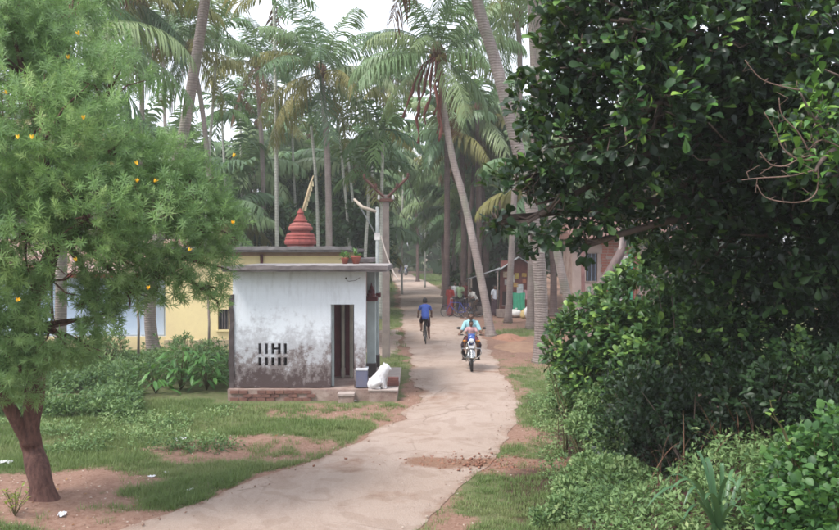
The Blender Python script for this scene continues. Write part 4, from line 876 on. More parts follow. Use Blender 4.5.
cw = fbm(P_[:, 0] * 1.0 + P_[:, 1] * .7, P_[:, 2] + P_[:, 1] * .3, 1.7, 91, 3); k = cw > .37
P_, O_ = P_[k], O_[k]
f = unit(O_ * .7 + rdir(len(P_)) * .75 + np.array([0, 0, .4])); s = .5 + .6 * rng.random(len(P_)) ** 1.2; R_ = frames(f, rdir(len(P_)), s)
tpls = [spray_tpl(1), spray_tpl(2), spray_tpl(3)]; wh = rng.integers(0, 3, len(P_)); tint = np.clip(.15 + .6 * rng.random(len(P_)) + (fbm(P_[:, 0], P_[:, 2], 2.5, 92) - .5) * .8, 0, 1)
Wp = P_ + np.array(ob); px_ = 419.5 + Wp[:, 0] / Wp[:, 1] * F; py_ = 250 - (Wp[:, 2] - HC) / Wp[:, 1] * F
vis = (px_ > 5) & (px_ < 260) & (py_ > 5) & (py_ < 400); order = np.argsort(np.where(vis, Wp[:, 1], 99)); first = order[:300]; rest = order[300:]
smesh = []
for tv, tf in tpls:
    me = bpy.data.meshes.new('leaf_spray'); me.from_pydata(tv, [], tf); me.materials.append(M_OLEO); smesh.append(me)
def place_parts(name, meshes, idx, wh, R_, T_, parent):
    for i in idx:
        o = bpy.data.objects.new(name, meshes[wh[i]]); M4 = Matrix([list(R_[i][0]) + [T_[i][0]], list(R_[i][1]) + [T_[i][1]], list(R_[i][2]) + [T_[i][2]], [0, 0, 0, 1]])
        link(o, parent); o.matrix_local = M4
place_parts('leaf_spray', smesh, first, wh, R_, P_, OLE)
o = link(bpy.data.objects.new('foliage', scatter_mesh('foliage', tpls, wh[rest], R_[rest], P_[rest], M_OLE, tint[rest])), OLE); tag(o, kind='stuff')
mb = MB()
for k in range(5):
    a_ = k * 2 * PI / 5; d = Vector((math.cos(a_), math.sin(a_), 0)); n_ = Vector((-d.y, d.x, 0))
    mb.add([d * .006, d * .018 + n_ * .014 + Vector((0, 0, .03)), d * .032 + Vector((0, 0, .06)), d * .018 - n_ * .014 + Vector((0, 0, .03))], [(0, 1, 2, 3)])
fm = mb.mesh('flower', M_YEL)
for px, py in [(137, 180), (155, 182), (139, 165), (17, 137), (232, 159), (231, 225), (85, 120), (80, 34), (70, 60), (15, 300), (150, 288), (30, 137), (188, 250), (77, 264), (9, 92)]:
    for j in range(1):
        o = link(bpy.data.objects.new('flower', fm), OLE); c = at(px + rnd.uniform(-2, 2), py + rnd.uniform(-3, 3), 9.15 if px < 110 else 9.9); o.location = c - ob; o.rotation_euler = (rnd.uniform(-.6, .6), rnd.uniform(-.6, .6), rnd.random() * 6); o.scale = (.85, .85, .85)

# ---- big dark broadleaf tree at the right
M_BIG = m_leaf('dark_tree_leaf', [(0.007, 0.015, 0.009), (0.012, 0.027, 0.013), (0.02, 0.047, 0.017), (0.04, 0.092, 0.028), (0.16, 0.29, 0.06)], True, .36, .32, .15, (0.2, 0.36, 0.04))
M_BIGO = m_leaf('dark_tree_leaf_single', [(0.018, 0.045, 0.02), (0.03, 0.08, 0.025), (0.05, 0.13, 0.035), (0.10, 0.22, 0.045), (0.24, 0.38, 0.07)], False, .34, .35, .25, (0.2, 0.4, 0.04))
M_BBARK = m_bark('dark_tree_bark', (0.16, 0.12, 0.10), (0.08, 0.055, 0.05))
bb = Vector((6.3, 12.6, 0)); bb.z = hz(bb.x, bb.y) - .05
BIG = thing('broadleaf_tree', 'large dense dark broadleaf tree with glossy leaves overhanging the right half of the picture', 'tree', bb)
BBL = [(578, 60, 8.8, 56), (541, 100, 9, 34), (568, 10, 9, 38), (620, 20, 8.6, 70), (640, 110, 8.6, 75), (570, 150, 9, 55), (515, 190, 9, 34), (540, 215, 9, 36), (600, 205, 9.4, 45), (700, 40, 9, 90), (740, 140, 9.6, 90), (680, 190, 10, 70),
       (800, 40, 9, 95), (830, 150, 9.4, 90), (790, 230, 10, 85), (870, 80, 8, 80), (820, 130, 7.2, 40), (850, 170, 7.2, 38), (650, -60, 9, 80), (760, -70, 9, 90), (590, -50, 9, 50), (900, 200, 9, 90), (720, 250, 10.6, 60), (500, 222, 9, 16), (590, 245, 9.2, 16), (760, 100, 11, 120), (660, 60, 10.6, 90), (860, 250, 11, 110), (940, 60, 10, 130)]
bblobs = []
for px, py, Y, rp in BBL:
    r_ = rp / F * Y; bblobs.append((at(px, py, Y + .2) - bb, (r_, r_ * 1.15, r_)))
mb = MB(); tt = [Vector((0, 0, 0)), Vector((.05, .0, 1.2)), Vector((-.2, -.4, 2.5)), Vector((-.7, -1.2, 3.8)), Vector((-1.2, -1.8, 5.2))]
sp = spline(tt, 6); mb.tube(sp, [.26 - .11 * i / 24 + .12 * math.exp(-i / 3) for i in range(25)], 12); mb.build('trunk', M_BBARK, BIG, True)
for i, (c, r_) in enumerate(bblobs):
    src = tt[3] if c.z < 3.6 else tt[4]; mb = MB(); bz = bezier(src, src.lerp(c, .5) + Vector((0, 0, .35)), c, 9)
    mb.tube(bz, [.09 * (1 - j / 11) + .01 for j in range(10)], 7)
    for j in range(7):
        d_ = Vector(rng.normal(size=3)).normalized(); mb.tube([bz[-2], bz[-1] + d_ * r_[0] * .4, bz[-1] + d_ * r_[0] * .85 + Vector((0, 0, .1))], [.025, .015, .006], 4)
    mb.build('branch', M_BBARK, BIG, True)
P_, O_ = blob_points(bblobs, 7800, .62)
cw = fbm(P_[:, 0] * 1.0 + P_[:, 1] * .5, P_[:, 2] - P_[:, 1] * .3, 1.9, 191, 3); P_, O_ = P_[cw > .33], O_[cw > .33]
per = 7
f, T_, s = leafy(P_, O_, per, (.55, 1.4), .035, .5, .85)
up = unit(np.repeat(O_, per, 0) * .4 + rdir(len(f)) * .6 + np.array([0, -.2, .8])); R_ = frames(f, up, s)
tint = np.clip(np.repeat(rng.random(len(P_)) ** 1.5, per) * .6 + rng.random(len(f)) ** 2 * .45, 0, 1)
BT = [leaf_tpl(.125, .068, .16, .18, obovate=True), leaf_tpl(.105, .062, .22, .3, obovate=True)]
wh = rng.integers(0, 2, len(f)); Wp = T_ + np.array(bb); px_ = 419.5 + Wp[:, 0] / Wp[:, 1] * F; py_ = 250 - (Wp[:, 2] - HC) / Wp[:, 1] * F
vis = (px_ > 470) & (px_ < 830) & (py_ > 5) & (py_ < 270)
# the 300 leaves that show largest: nearest per image cell
cell = (px_ // 19).astype(int) * 100 + (py_ // 19).astype(int); order = np.argsort(np.where(vis, Wp[:, 1], 99)); seen = {}
first = []
for i in order:
    if len(first) >= 150 or not vis[i]: break
    c_ = cell[i]
    if seen.get(c_, 0) < 2: seen[c_] = seen.get(c_, 0) + 1; first.append(i)
mask = np.ones(len(f), bool); mask[first] = False; rest = np.where(mask)[0]
bm_ = []
for tv, tf in BT:
    me = bpy.data.meshes.new('leaf'); me.from_pydata(tv, [], tf); me.materials.append(M_BIGO); me.polygons.foreach_set('use_smooth', [True] * len(tf)); bm_.append(me)
place_parts('leaf', bm_, first, wh, R_, T_, BIG)
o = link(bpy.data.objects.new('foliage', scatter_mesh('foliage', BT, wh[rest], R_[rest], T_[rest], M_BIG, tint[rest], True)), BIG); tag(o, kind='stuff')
twigs(BIG, P_, [b[0] for b in bblobs], 900, M_BBARK, .007)
for k in range(150):
    o = bpy.data.objects.new('leaf', bm_[k % 2]); link(o, BIG); a_ = rnd.uniform(0, 1)
    c_ = at(rnd.gauss(822, 15), rnd.gauss(130, 26), rnd.uniform(6.6, 7.1)) - bb; o.location = c_; o.rotation_euler = (rnd.uniform(.1, 1.4), rnd.uniform(-.4, .4), rnd.random() * 6.28); s_ = rnd.uniform(.5, 1.05); o.scale = (s_, s_, s_)
mb = MB(); mb.tube(spline([at(860, 150, 7.6) - bb, at(838, 148, 7.2) - bb, at(822, 160, 6.9) - bb, at(815, 172, 6.8) - bb], 4), [.03 - .02 * i / 12 for i in range(13)], 7); mb.tube(spline([at(838, 148, 7.2) - bb, at(815, 120, 6.9) - bb, at(800, 92, 6.8) - bb], 4), [.018 - .012 * i / 8 for i in range(9)], 6); mb.build('branch', M_BBARK, BIG, True)
M_TWIG = m_bark('pale_twig_bark', (0.20, 0.135, 0.11), (0.13, 0.08, 0.065))
for pl in [[(779, 98), (782, 115), (798, 132), (808, 150)], [(764, 112), (775, 130), (783, 148), (795, 158), (812, 160)], [(760, 152), (770, 164), (785, 166), (800, 158), (815, 155)],
           [(757, 185), (765, 197), (785, 202), (805, 201), (817, 190), (818, 165)], [(742, 180), (760, 178), (790, 176), (815, 170)], [(745, 60), (760, 78), (780, 86), (800, 90)], [(808, 150), (822, 140), (845, 150)]]:
    mb = MB(); sp = spline([at(a_, b_, 6.75 + .02 * i) - bb for i, (a_, b_) in enumerate(pl)], 4); mb.tube(sp, [.0035 + .004 * i / len(sp) for i in range(len(sp))], 6)
    for j in range(2, len(sp) - 1, 3): mb.tube([sp[j], sp[j] + Vector((rnd.uniform(-.06, .06), rnd.uniform(-.05, .05), rnd.uniform(-.04, .07))), sp[j] + Vector((rnd.uniform(-.1, .1), rnd.uniform(-.08, .08), rnd.uniform(-.05, .12)))], [.003, .0025, .0015], 4)
    mb.build('twig', M_TWIG, BIG, True)

# ---- undergrowth at the right
M_BUSH = m_leaf('undergrowth_leaf', [(0.015, 0.038, 0.018), (0.035, 0.085, 0.03), (0.09, 0.18, 0.05), (0.26, 0.40, 0.09)], True, .4, .35, .25)
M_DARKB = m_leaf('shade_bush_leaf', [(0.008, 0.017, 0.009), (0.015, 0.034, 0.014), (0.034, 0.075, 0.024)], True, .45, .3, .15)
M_VINE = m_leaf('vine_leaf', [(0.022, 0.06, 0.022), (0.05, 0.125, 0.038), (0.12, 0.235, 0.065)], True, .45, .35, .35, (0.2, 0.4, 0.05))
M_WEED = m_leaf('weed_leaf', [(0.06, 0.12, 0.05), (0.13, 0.22, 0.085), (0.20, 0.30, 0.12), (0.31, 0.38, 0.17)], True, .55, .3, .3)
M_STEM = m_plain('green_brown_stem', (0.12, 0.12, 0.05), (0.10, 0.07, 0.04), 9)
def bush(name, label, bl, ntips, per, tpl, size, mat, upb=.4, spread=.9, shell=.5, jitter=.04, group=None, ntw=120, cat='bush', cut=.33, origin=None):
    bx = sum(b[0].x for b in bl) / len(bl); by = sum(b[0].y for b in bl) / len(bl)
    if origin: bx, by = origin
    o0 = Vector((bx, by, hz(bx, by)))
    root = thing(name, label, cat, o0, 0, group)
    rb = [(b[0] - o0, b[1]) for b in bl]
    P_, O_ = blob_points(rb, ntips, shell)
    W = P_ + np.array(o0); k = (W[:, 2] > height(W[:, 0], W[:, 1]) + .04)
    k &= fbm(W[:, 0] + W[:, 1] * .5, W[:, 2] - W[:, 1] * .3, 2.2, len(label), 3) > cut
    k &= road_dist(W[:, 0], W[:, 1]) > .15
    P_, O_ = P_[k], O_[k]
    f, T_, s = leafy(P_, O_, per, size, jitter, upb, spread)
    up = unit(rdir(len(f)) * .6 + np.array([0, -.15, 1.]) + np.repeat(O_, per, 0) * .4)
    tint = np.clip(np.repeat(rng.random(len(P_)) ** 1.3, per) * .65 + rng.random(len(f)) * .4, 0, 1)
    o = link(bpy.data.objects.new('foliage', scatter_mesh('foliage', [tpl], np.zeros(len(f), int), frames(f, up, s), T_, mat, tint, len(tpl[1]) > 2)), root); tag(o, kind='stuff')
    mb = MB(); idx = rng.choice(len(P_), min(ntw, len(P_)), replace=False)
    for i in idx:
        p = Vector(P_[i]); a_ = rnd.random() * 6.28; g = Vector((p.x * .55 + math.cos(a_) * .06, p.y * .55 + math.sin(a_) * .06, 0)); g.z = hz(g.x + o0.x, g.y + o0.y) - o0.z - .03
        if p.z - g.z < .1: continue
        mb.tube([g, g.lerp(p, .55) + Vector((rnd.uniform(-.08, .08), rnd.uniform(-.08, .08), .05)), p], [.014, .009, .004], 4, False)
    if mb.v:
        s_ = mb.build('stem', M_STEM if mat is not M_DARKB else M_BBARK, root, True); tag(s_, kind='stuff')
    return root
def pb(lst, sy=1.1, sz=1.0):
    out = []
    for px, py, Y, rp in lst:
        r_ = rp / F * Y; out.append((at(px, py, Y), (r_, r_ * sy, r_ * sz)))
    return out
LF = leaf_tpl(.1, .05, .15, .2); LFs = simple_leaf(.075, .04); LFr = leaf_tpl(.095, .075, .12, .2)
bush('leafy_shrub', 'broad glossy leaved shrub with yellow-green tips standing between the verge and the dark thicket', pb([(600, 335, 14, 42), (570, 345, 14, 28), (640, 310, 13.5, 45), (650, 355, 13, 50), (600, 375, 13.5, 35), (690, 340, 13, 50)]), 1500, 7, leaf_tpl(.12, .06, .15, .2, obovate=True), (.8, 1.5), M_BUSH)
bush('thicket_bush', 'dense dark bush of small leaves under the right edge of the big tree', pb([(690, 250, 12.5, 45), (740, 300, 12, 60), (700, 220, 12, 35), (790, 330, 11, 75), (840, 300, 11, 80), (730, 370, 11.5, 60), (820, 400, 10.2, 60)]), 3000, 7, LF, (.6, 1.05), M_DARKB, shell=.6, ntw=40)
bush('thicket_bush', 'dark shaded bush behind the strap leaved plant with dead stems below it', pb([(640, 400, 12, 45), (680, 430, 11.3, 45), (740, 440, 10.8, 50), (800, 450, 10.4, 50), (620, 440, 11.8, 30)]), 1500, 6, LF, (.6, 1.0), M_DARKB, shell=.6)
bush('thicket_bush', 'overhanging dark bush directly above the hollow with dead stems', pb([(650, 405, 10.8, 36), (700, 415, 10, 42), (745, 400, 9.4, 42), (790, 395, 8.8, 46), (840, 400, 8.4, 46), (690, 455, 10.6, 30), (745, 450, 10.2, 34), (790, 445, 9.6, 36)]), 1900, 6, LF, (.6, 1.0), M_DARKB, shell=.6, ntw=50)
bush('climber', 'mid green small leaved climber spread over the shrub above the dark hollow', pb([(700, 285, 11.6, 26), (660, 270, 11.8, 24), (745, 335, 10.6, 30), (800, 360, 9.8, 34), (700, 330, 11.4, 28), (650, 250, 12, 20), (770, 300, 10.7, 24), (825, 395, 9, 26), (720, 215, 11, 22), (690, 190, 11, 18)]), 650, 6, LFr, (.6, 1.0), M_BUSH, shell=.5, cut=.38, ntw=0)
bush('low_bush', 'low mat of small bright leaved weeds spilling from the thicket toward the verge', pb([(600, 400, 13, 24), (588, 425, 12.8, 22), (612, 440, 12, 28), (598, 470, 11.5, 28), (572, 488, 11.3, 18), (620, 480, 11, 35), (575, 508, 10.8, 24), (600, 520, 10.3, 30), (580, 392, 14.5, 16), (650, 510, 10.1, 30), (545, 520, 10.6, 15)], 1.1, .55), 3400, 6, LFs, (.6, 1.1), M_WEED, shell=.55, ntw=30)
bush('low_bush', 'narrow strip of leafy weeds along the verge below the shrub', pb([(562, 378, 16, 14), (575, 360, 16.5, 18), (556, 396, 14.8, 10), (550, 410, 14.2, 8), (590, 390, 14.5, 22), (572, 405, 14, 14), (585, 420, 13.4, 16)], 1.1, .8), 1300, 6, LFs, (.7, 1.2), M_WEED, shell=.55, ntw=15)
bush('vine_heap', 'bright green vine heap with rounded leaves in the bottom right corner', pb([(812, 485, 6.6, 46), (845, 450, 6.3, 42), (785, 520, 6.5, 30), (850, 520, 6, 60), (800, 445, 6.8, 14)], 1.1), 1150, 5, LFr, (.3, .92), M_VINE, shell=.6, ntw=90, cut=.42)
for k, pl in enumerate([[(795, 470), (786, 435), (774, 415), (770, 400)], [(800, 465), (812, 440), (816, 425)], [(790, 450), (780, 425), (765, 412)]]):
    mb = MB(); root = thing('vine_shoot', ['pale curling vine shoot rising highest from the bright vine heap', 'right hand pale shoot standing up out of the vine heap', 'short vine shoot bending left above the vine heap'][k], 'shoot', at(*pl[0], 6.6)); b0 = root.location
    sp = spline([at(a_, b_, 6.6) - b0 for a_, b_ in pl], 5); mb.tube(sp, [.009 - .006 * i / len(sp) for i in range(len(sp))], 6); mb.build('stem', M_VINEST if False else M_STEM, root, True)
    me_l = bpy.data.meshes.new('leaf'); me_l.from_pydata(*[LFr[0], [], LFr[1]]); me_l.materials.append(m_leaf('shoot_leaf', [(0.14, 0.24, 0.06), (0.22, 0.34, 0.08)], False)) if k == 0 else me_l.materials.append(bpy.data.materials['shoot_leaf'])
    for i in range(2, len(sp), 2):
        o = link(bpy.data.objects.new('leaf', me_l), root); o.location = sp[i]; o.rotation_euler = (rnd.uniform(-.3, .8), 0, rnd.random() * 6.28); o.scale = (.55, .55, .55)
# strap-leaved plant
M_STRAP = m_leaf('strap_leaf', [(0.055, 0.12, 0.06), (0.09, 0.18, 0.08)], False, .35, .45, .15)
sb = at(718, 519, 7.2); sb.z = hz(sb.x, sb.y)
ST = thing('strap_leaf_plant', 'spiky plant with long arching blue-green strap leaves before the dark hollow', 'plant', sb)
def strap(tip, base, w, lift):
    m_ = base.lerp(tip, .5) + Vector((0, 0, lift)); bz = bezier(base, m_, tip, 9); vs = []; fs = []
    for i, p in enumerate(bz):
        tg = (bz[min(i + 1, 9)] - bz[max(i - 1, 0)]).normalized(); sd_ = tg.cross(Vector((0, 0, 1))).normalized() if abs(tg.z) < .98 else Vector((1, 0, 0))
        n_ = sd_.cross(tg); ww = w * (math.sin(PI * (.18 + .8 * i / 9)) ** .7) / 2; vs += [p - sd_ * ww + n_ * ww * .35, p, p + sd_ * ww + n_ * ww * .35]
    for i in range(9):
        a_ = i * 3; fs += [(a_, a_ + 1, a_ + 4, a_ + 3), (a_ + 1, a_ + 2, a_ + 5, a_ + 4)]
    return vs, fs
for px, py, dY, w, lf in [(648, 506, -.4, .055, .3), (668, 494, -.1, .05, .3), (660, 486, .2, .04, .3), (684, 505, -.3, .045, .3), (676, 486, -.6, .045, .25), (700, 470, .3, .05, .35), (722, 466, .1, .04, .25), (738, 492, -.3, .045, .3), (762, 500, 0, .045, .2), (690, 455, .4, .035, .3), (735, 470, .4, .04, .2), (752, 482, .3, .04, .25), (705, 500, -.6, .05, .2), (745, 518, -.5, .04, .2), (683, 520, -.6, .04, .22)]:
    mb = MB(); tip = at(px, py, 7.2 + dY) - sb; vs, fs = strap(tip, Vector((rnd.uniform(-.05, .05), rnd.uniform(-.05, .05), 0)), w * 1.0, lf * 2.1); mb.add(vs, fs); mb.build('leaf', M_STRAP, ST, True)
# dead grass and stems in the hollow
M_DEAD = m_leaf('dead_leaf_blade', [(0.10, 0.05, 0.035), (0.16, 0.09, 0.06), (0.06, 0.03, 0.022)], False, .8, .1, .1, (.2, .1, .05))
DG = thing('dead_stems', 'bent reddish dead stems and blades in the dark hollow behind the strap leaved plant', 'dead stems', (at(705, 480, 8.6).x, 8.6, hz(at(705, 480, 8.6).x, 8.6)))
db = DG.location
for k in range(40):
    dx_ = rnd.uniform(-.75, .8); dy_ = rnd.uniform(-.4, .9); base = Vector((dx_, dy_, hz(dx_ + db.x, dy_ + db.y) - db.z)); tip = base + Vector((rnd.uniform(-.5, .5), rnd.uniform(-.3, .2), rnd.uniform(.25, .8)))
    mb = MB(); vs, fs = strap(tip, base, rnd.uniform(.008, .02), rnd.uniform(.1, .35)); mb.add(vs, fs); mb.build('dead_blade', M_DEAD, DG, True)

# ---- weeds, plants at the left
def region_weeds(name, n, sampler, hmin, hmax, mat, tpl, per, size):
    """stuff: separate little upright stems with leaves"""
    pts = sampler(n); k = (road_dist(pts[:, 0], pts[:, 1]) > .25); pts = pts[k]
    hh = hmin + (hmax - hmin) * rng.random(len(pts)) ** 1.6 * np.clip(fbm(pts[:, 0], pts[:, 1], .9, 5, 3) * 4 - 1.1, .1, 1.5)
    hh = hh * (np.clip((28.8 - pts[:, 1]) / 7.5, .2, 1) if name == 'tall_weeds' else 1)
    tips = []; outs = []
    gz = height(pts[:, 0], pts[:, 1])
    for j in range(4):
        fr = (j + 1) / 4; r_ = .10 * fr ** .5 + .03; d = rdir(len(pts)); d[:, 2] = np.abs(d[:, 2]) * .4
        tips.append(np.stack([pts[:, 0] + d[:, 0] * r_, pts[:, 1] + d[:, 1] * r_, gz + hh * fr + rng.normal(size=len(pts)) * .02], -1)); outs.append(d)
    P_ = np.concatenate(tips); O_ = np.concatenate(outs)
    f, T_, s = leafy(P_, O_, per, size, .025, .15, .7)
    up = unit(rdir(len(f)) * .5 + np.array([0, 0, 1.])); cl = np.tile(fbm(pts[:, 0], pts[:, 1], .9, 55, 2), 4); tint = np.clip(np.repeat((cl - .5) * 1.4 + .45, per) + rng.normal(size=len(f)) * .18, 0, 1)
    o = link(bpy.data.objects.new(name, scatter_mesh(name, [tpl], np.zeros(len(f), int), frames(f, up, s), T_, mat, tint))); return tag(o, kind='stuff')
def wsamp(px0, px1, Y0, Y1, bias=None):
    def s_(n):
        Y = Y0 + (Y1 - Y0) * rng.random(n); px = px0 + (px1 - px0) * rng.random(n); X = (px - 419.5) / F * Y
        ok = ~((X > -4.75) & (X < -.3) & (Y > 18.9) & (Y < 24.6)); 
        if bias is not None: ok &= bias(X, Y, px)
        return np.stack([X[ok], Y[ok]], -1)
    return s_
LF2 = simple_leaf(.085, .035); LF3 = simple_leaf(.14, .045)
o = region_weeds('tall_weeds', 3900, wsamp(-60, 240, 17.3, 27.6, lambda X, Y, px: (fbm(X, Y, .7, 61, 3) + (Y - 20) * .04 > .38) & ~((px > 138) & (Y < 21.3))), .25, .95, M_WEED, LF2, 6, (.8, 1.5))
tag(o, 'tall mixed weeds growing in front of the yellow and blue walls')
o = region_weeds('low_weeds', 1500, wsamp(-40, 235, 14.5, 18.5, lambda X, Y, px: fbm(X, Y, 1.0, 62, 3) > .54), .04, .22, M_WEED, LF2, 5, (.5, 1.0)); tag(o, 'low green weeds between the grass and the tall weeds')
o = region_weeds('verge_weeds', 900, wsamp(515, 640, 10.5, 20, lambda X, Y, px: (px > 552 - (Y - 10) * 2.2) & (fbm(X, Y, 1.0, 63, 3) > .4)), .05, .3, M_WEED, LF2, 5, (.5, .95)); tag(o, 'low leafy weeds along the right grass verge')
o = region_weeds('bank_weeds', 2600, wsamp(585, 900, 6.2, 12.5, lambda X, Y, px: ~((px > 650) & (px < 790) & (Y > 9.0)) & (fbm(X, Y, 1.0, 64, 3) > .3)), .06, .3, M_WEED, LF2, 5, (.5, 1.05)); tag(o, 'leafy weeds covering the bank at the lower right')
# grass
bl = []; fs = []
for k in range(9):
    a_ = k * 2.4; r_ = .018 + .01 * (k % 3); h_ = .032 + .012 * ((k * 7) % 4); c0 = (math.cos(a_) * r_, math.sin(a_) * r_); t_ = (c0[0] * 2.2, c0[1] * 2.2)
    n_ = (-math.sin(a_) * .0035, math.cos(a_) * .0035); b = len(bl); bl += [(c0[0] - n_[0], c0[1] - n_[1], 0), (c0[0] + n_[0], c0[1] + n_[1], 0), (t_[0], t_[1], h_)]; fs += [(b, b + 1, b + 2)]
def grass(name, n, samp, size, cut, lab, mat):
    pts = samp(n); d = dirt_mask(pts[:, 0], pts[:, 1]); k = (road_dist(pts[:, 0], pts[:, 1]) > .02) & (d + (rng.random(len(pts)) - .5) * .9 + (fbm(pts[:, 0], pts[:, 1], 2.5, 71, 3) - .5) * 1.3 < cut); pts = pts[k]; m = len(pts)
    T_ = np.stack([pts[:, 0], pts[:, 1], height(pts[:, 0], pts[:, 1]) - .003], -1); a_ = rng.random(m) * 6.28
    s = size[0] + (size[1] - size[0]) * rng.random(m) * (.5 + fbm(pts[:, 0], pts[:, 1], 1.2, 72, 2))
    f = np.stack([np.cos(a_), np.sin(a_), np.zeros(m)], -1); R_ = frames(f, np.tile(np.array([0, 0, 1.]), (m, 1)), s)
    tint = np.clip(fbm(pts[:, 0], pts[:, 1], .9, 73, 3) * 1.2 - .1 + rng.normal(size=m) * .12, 0, 1)
    o = link(bpy.data.objects.new(name, scatter_mesh(name, [(bl, fs)], np.zeros(m, int), R_, T_, mat, tint))); tag(o, lab, kind='stuff'); return o
M_GRASS = m_leaf('grass_blade', [(0.10, 0.155, 0.05), (0.15, 0.21, 0.075), (0.24, 0.26, 0.12)], True, .6, .2, .25, (.25, .35, .08))
grass('grass', 36000, wsamp(-40, 440, 10, 19.5), (.9, 1.9), .42, 'short grass on the open ground left of the road', M_GRASS)
grass('grass', 9000, wsamp(440, 640, 9.8, 24), (.9, 1.8), .45, 'short grass on the verge right of the road', M_GRASS)
grass('grass', 6000, wsamp(385, 560, 24, 48), (1.3, 2.4), .4, 'thin grass patches beside the far road and stall yard', M_GRASS)
grass('grass', 5000, wsamp(380, 450, 70, 150), (3, 5), .4, 'sunlit grass patch beside the bend of the far road', M_GRASS)
# broad drooping plant beside the shrine wall
M_BROAD = m_leaf('broad_plant_leaf', [(0.05, 0.14, 0.035), (0.08, 0.20, 0.045), (0.12, 0.27, 0.06)], False, .4, .4, .3, (.15, .3, .04))
LB = leaf_tpl(.30, .085, .2, .35); lbm = bpy.data.meshes.new('leaf'); lbm.from_pydata(LB[0], [], LB[1]); lbm.materials.append(M_BROAD); lbm.polygons.foreach_set('use_smooth', [True] * len(LB[1]))
for k, (px, Y, n, lab) in enumerate([(206, 20.9, 85, 'bright green drooping plant with long leaves against the shrine wall corner'), (180, 20.8, 75, 'bright green long leaved plant left of the one at the wall corner'), (155, 20.4, 40, 'smaller long leaved plant at the left end of the bright clump')]):
    X = (px - 419.5) / F * Y; root = thing('broad_leaf_plant', lab, 'plant', (X, Y, hz(X, Y)), 0, 'long leaved plants left of the shrine')
    for j in range(n):
        a_ = rnd.random() * 6.28; h = rnd.uniform(.2, 1.05) * (1 if k < 2 else .7); r_ = rnd.uniform(.05, .5)
        if j % 7 == 0:
            mb = MB(); mb.tube([(0, 0, 0), (math.cos(a_) * r_ * .4, math.sin(a_) * r_ * .4, h * .6), (math.cos(a_) * r_, math.sin(a_) * r_, h)], [.014, .01, .005], 5); mb.build('stem', M_STEM, root, True)
        o = link(bpy.data.objects.new('leaf', lbm), root); o.location = (math.cos(a_) * r_, math.sin(a_) * r_, h); s_ = rnd.uniform(.8, 1.25); o.scale = (s_,) * 3; o.rotation_euler = (rnd.uniform(-.5, .5), rnd.uniform(-.2, .2), a_ - PI / 2 + rnd.uniform(-.6, .6))
# bushes by the shrine, yard, far understory
bush('garden_bush', 'small round bush in front of the pale blue wall', pb([(110, 345, 25, 18), (90, 352, 24, 14)]), 260, 6, LF2, (.9, 1.6), M_WEED)
bush('garden_bush', 'leafy bush in front of the yellow wall right of the stout palm trunk', pb([(185, 350, 25.5, 16), (205, 356, 24.5, 14)]), 260, 6, LF2, (.9, 1.6), M_WEED)
M_FARB = m_leaf('understory_leaf', [(0.018, 0.045, 0.02), (0.032, 0.07, 0.028), (0.055, 0.11, 0.04)], True, .6, .2, .2)
LFf = simple_leaf(.55, .2)
us_lab = ['dark understory bush behind the left end of the yellow building', 'dark leafy bush behind the red spire', 'green leafy clump behind the utility pole', 'dark bush closing the grove left of the shrine', 'bushes behind the stall gable', 'green thicket behind the brick house', 'leafy clump at the left of the far road bend', 'dark clump between the trunks right of the far road', 'dark undergrowth behind the people and bicycles']
for k, lst in enumerate([[(90, 240, 50, 50), (150, 220, 52, 45)], [(285, 235, 47, 32), (320, 240, 46, 28), (300, 200, 52, 30)], [(365, 225, 45, 24), (372, 255, 46, 22), (350, 200, 50, 25)], [(205, 230, 48, 40), (240, 220, 50, 40), (225, 180, 56, 38)], [(520, 235, 56, 35), (550, 250, 52, 30), (500, 250, 60, 22)], [(600, 240, 48, 50), (650, 230, 46, 60)], [(378, 255, 75, 14), (365, 245, 80, 20)], [(455, 255, 75, 22), (480, 245, 70, 25)], [(450, 282, 60, 10), (470, 285, 56, 12), (485, 280, 55, 14)]]):
    bush('understory_bush', us_lab[k], pb(lst, .8), 480, 6, LFf, (.6, 1.2), M_FARB, upb=.1, spread=1.2, shell=.7, jitter=.2, ntw=14)
# far wood: one mass
tp = []
for j in (1, 2, 3, 4, 5, 6):
    m0 = FT['far', j, 0, 'g']; vv = np.array([v.co for v in m0.vertices]); ff = [list(p.vertices) for p in m0.polygons]
    sel = [f_ for i, f_ in enumerate(ff) if len(f_) == 4 and i % 3 != 2 or i < 40]; tp.append((vv, sel))
N = 170; cxs = rng.uniform(-120, 110, N); cys = rng.uniform(116, 175, N); hs_ = rng.uniform(8, 19, N) + (cys - 116) * .05
inroad = np.abs(cxs / cys * F + 419.5 - 395) < 40; hs_[inroad] = rng.uniform(6, 13, inroad.sum())
n_ = N * 12; idx = np.repeat(np.arange(N), 12); az = rng.random(n_) * 6.28; cz = np.cos(az); sz = np.sin(az); s = rng.uniform(1.1, 1.7, n_)
R_ = np.zeros((n_, 3, 3)); R_[:, 0, 0] = cz; R_[:, 0, 1] = -sz; R_[:, 1, 0] = sz; R_[:, 1, 1] = cz; R_[:, 2, 2] = 1; R_ *= s[:, None, None]
T_ = np.stack([cxs[idx], cys[idx], hs_[idx]], -1); M_FW = m_leaf('far_wood_leaf', [(0.045, 0.085, 0.04), (0.07, 0.11, 0.05), (0.10, 0.15, 0.06)], True, .6, .2, .25)
o = link(bpy.data.objects.new('far_wood', scatter_mesh('far_wood', tp, rng.integers(0, 6, n_), R_, T_, M_FW, np.repeat(rng.random(N), 12)[:n_]))); tag(o, 'far palm wood closing the view behind the grove', kind='stuff')
nb = 15000; T_ = np.stack([rng.uniform(-130, 120, nb), rng.uniform(118, 180, nb), rng.random(nb) ** 1.1 * 12], -1)
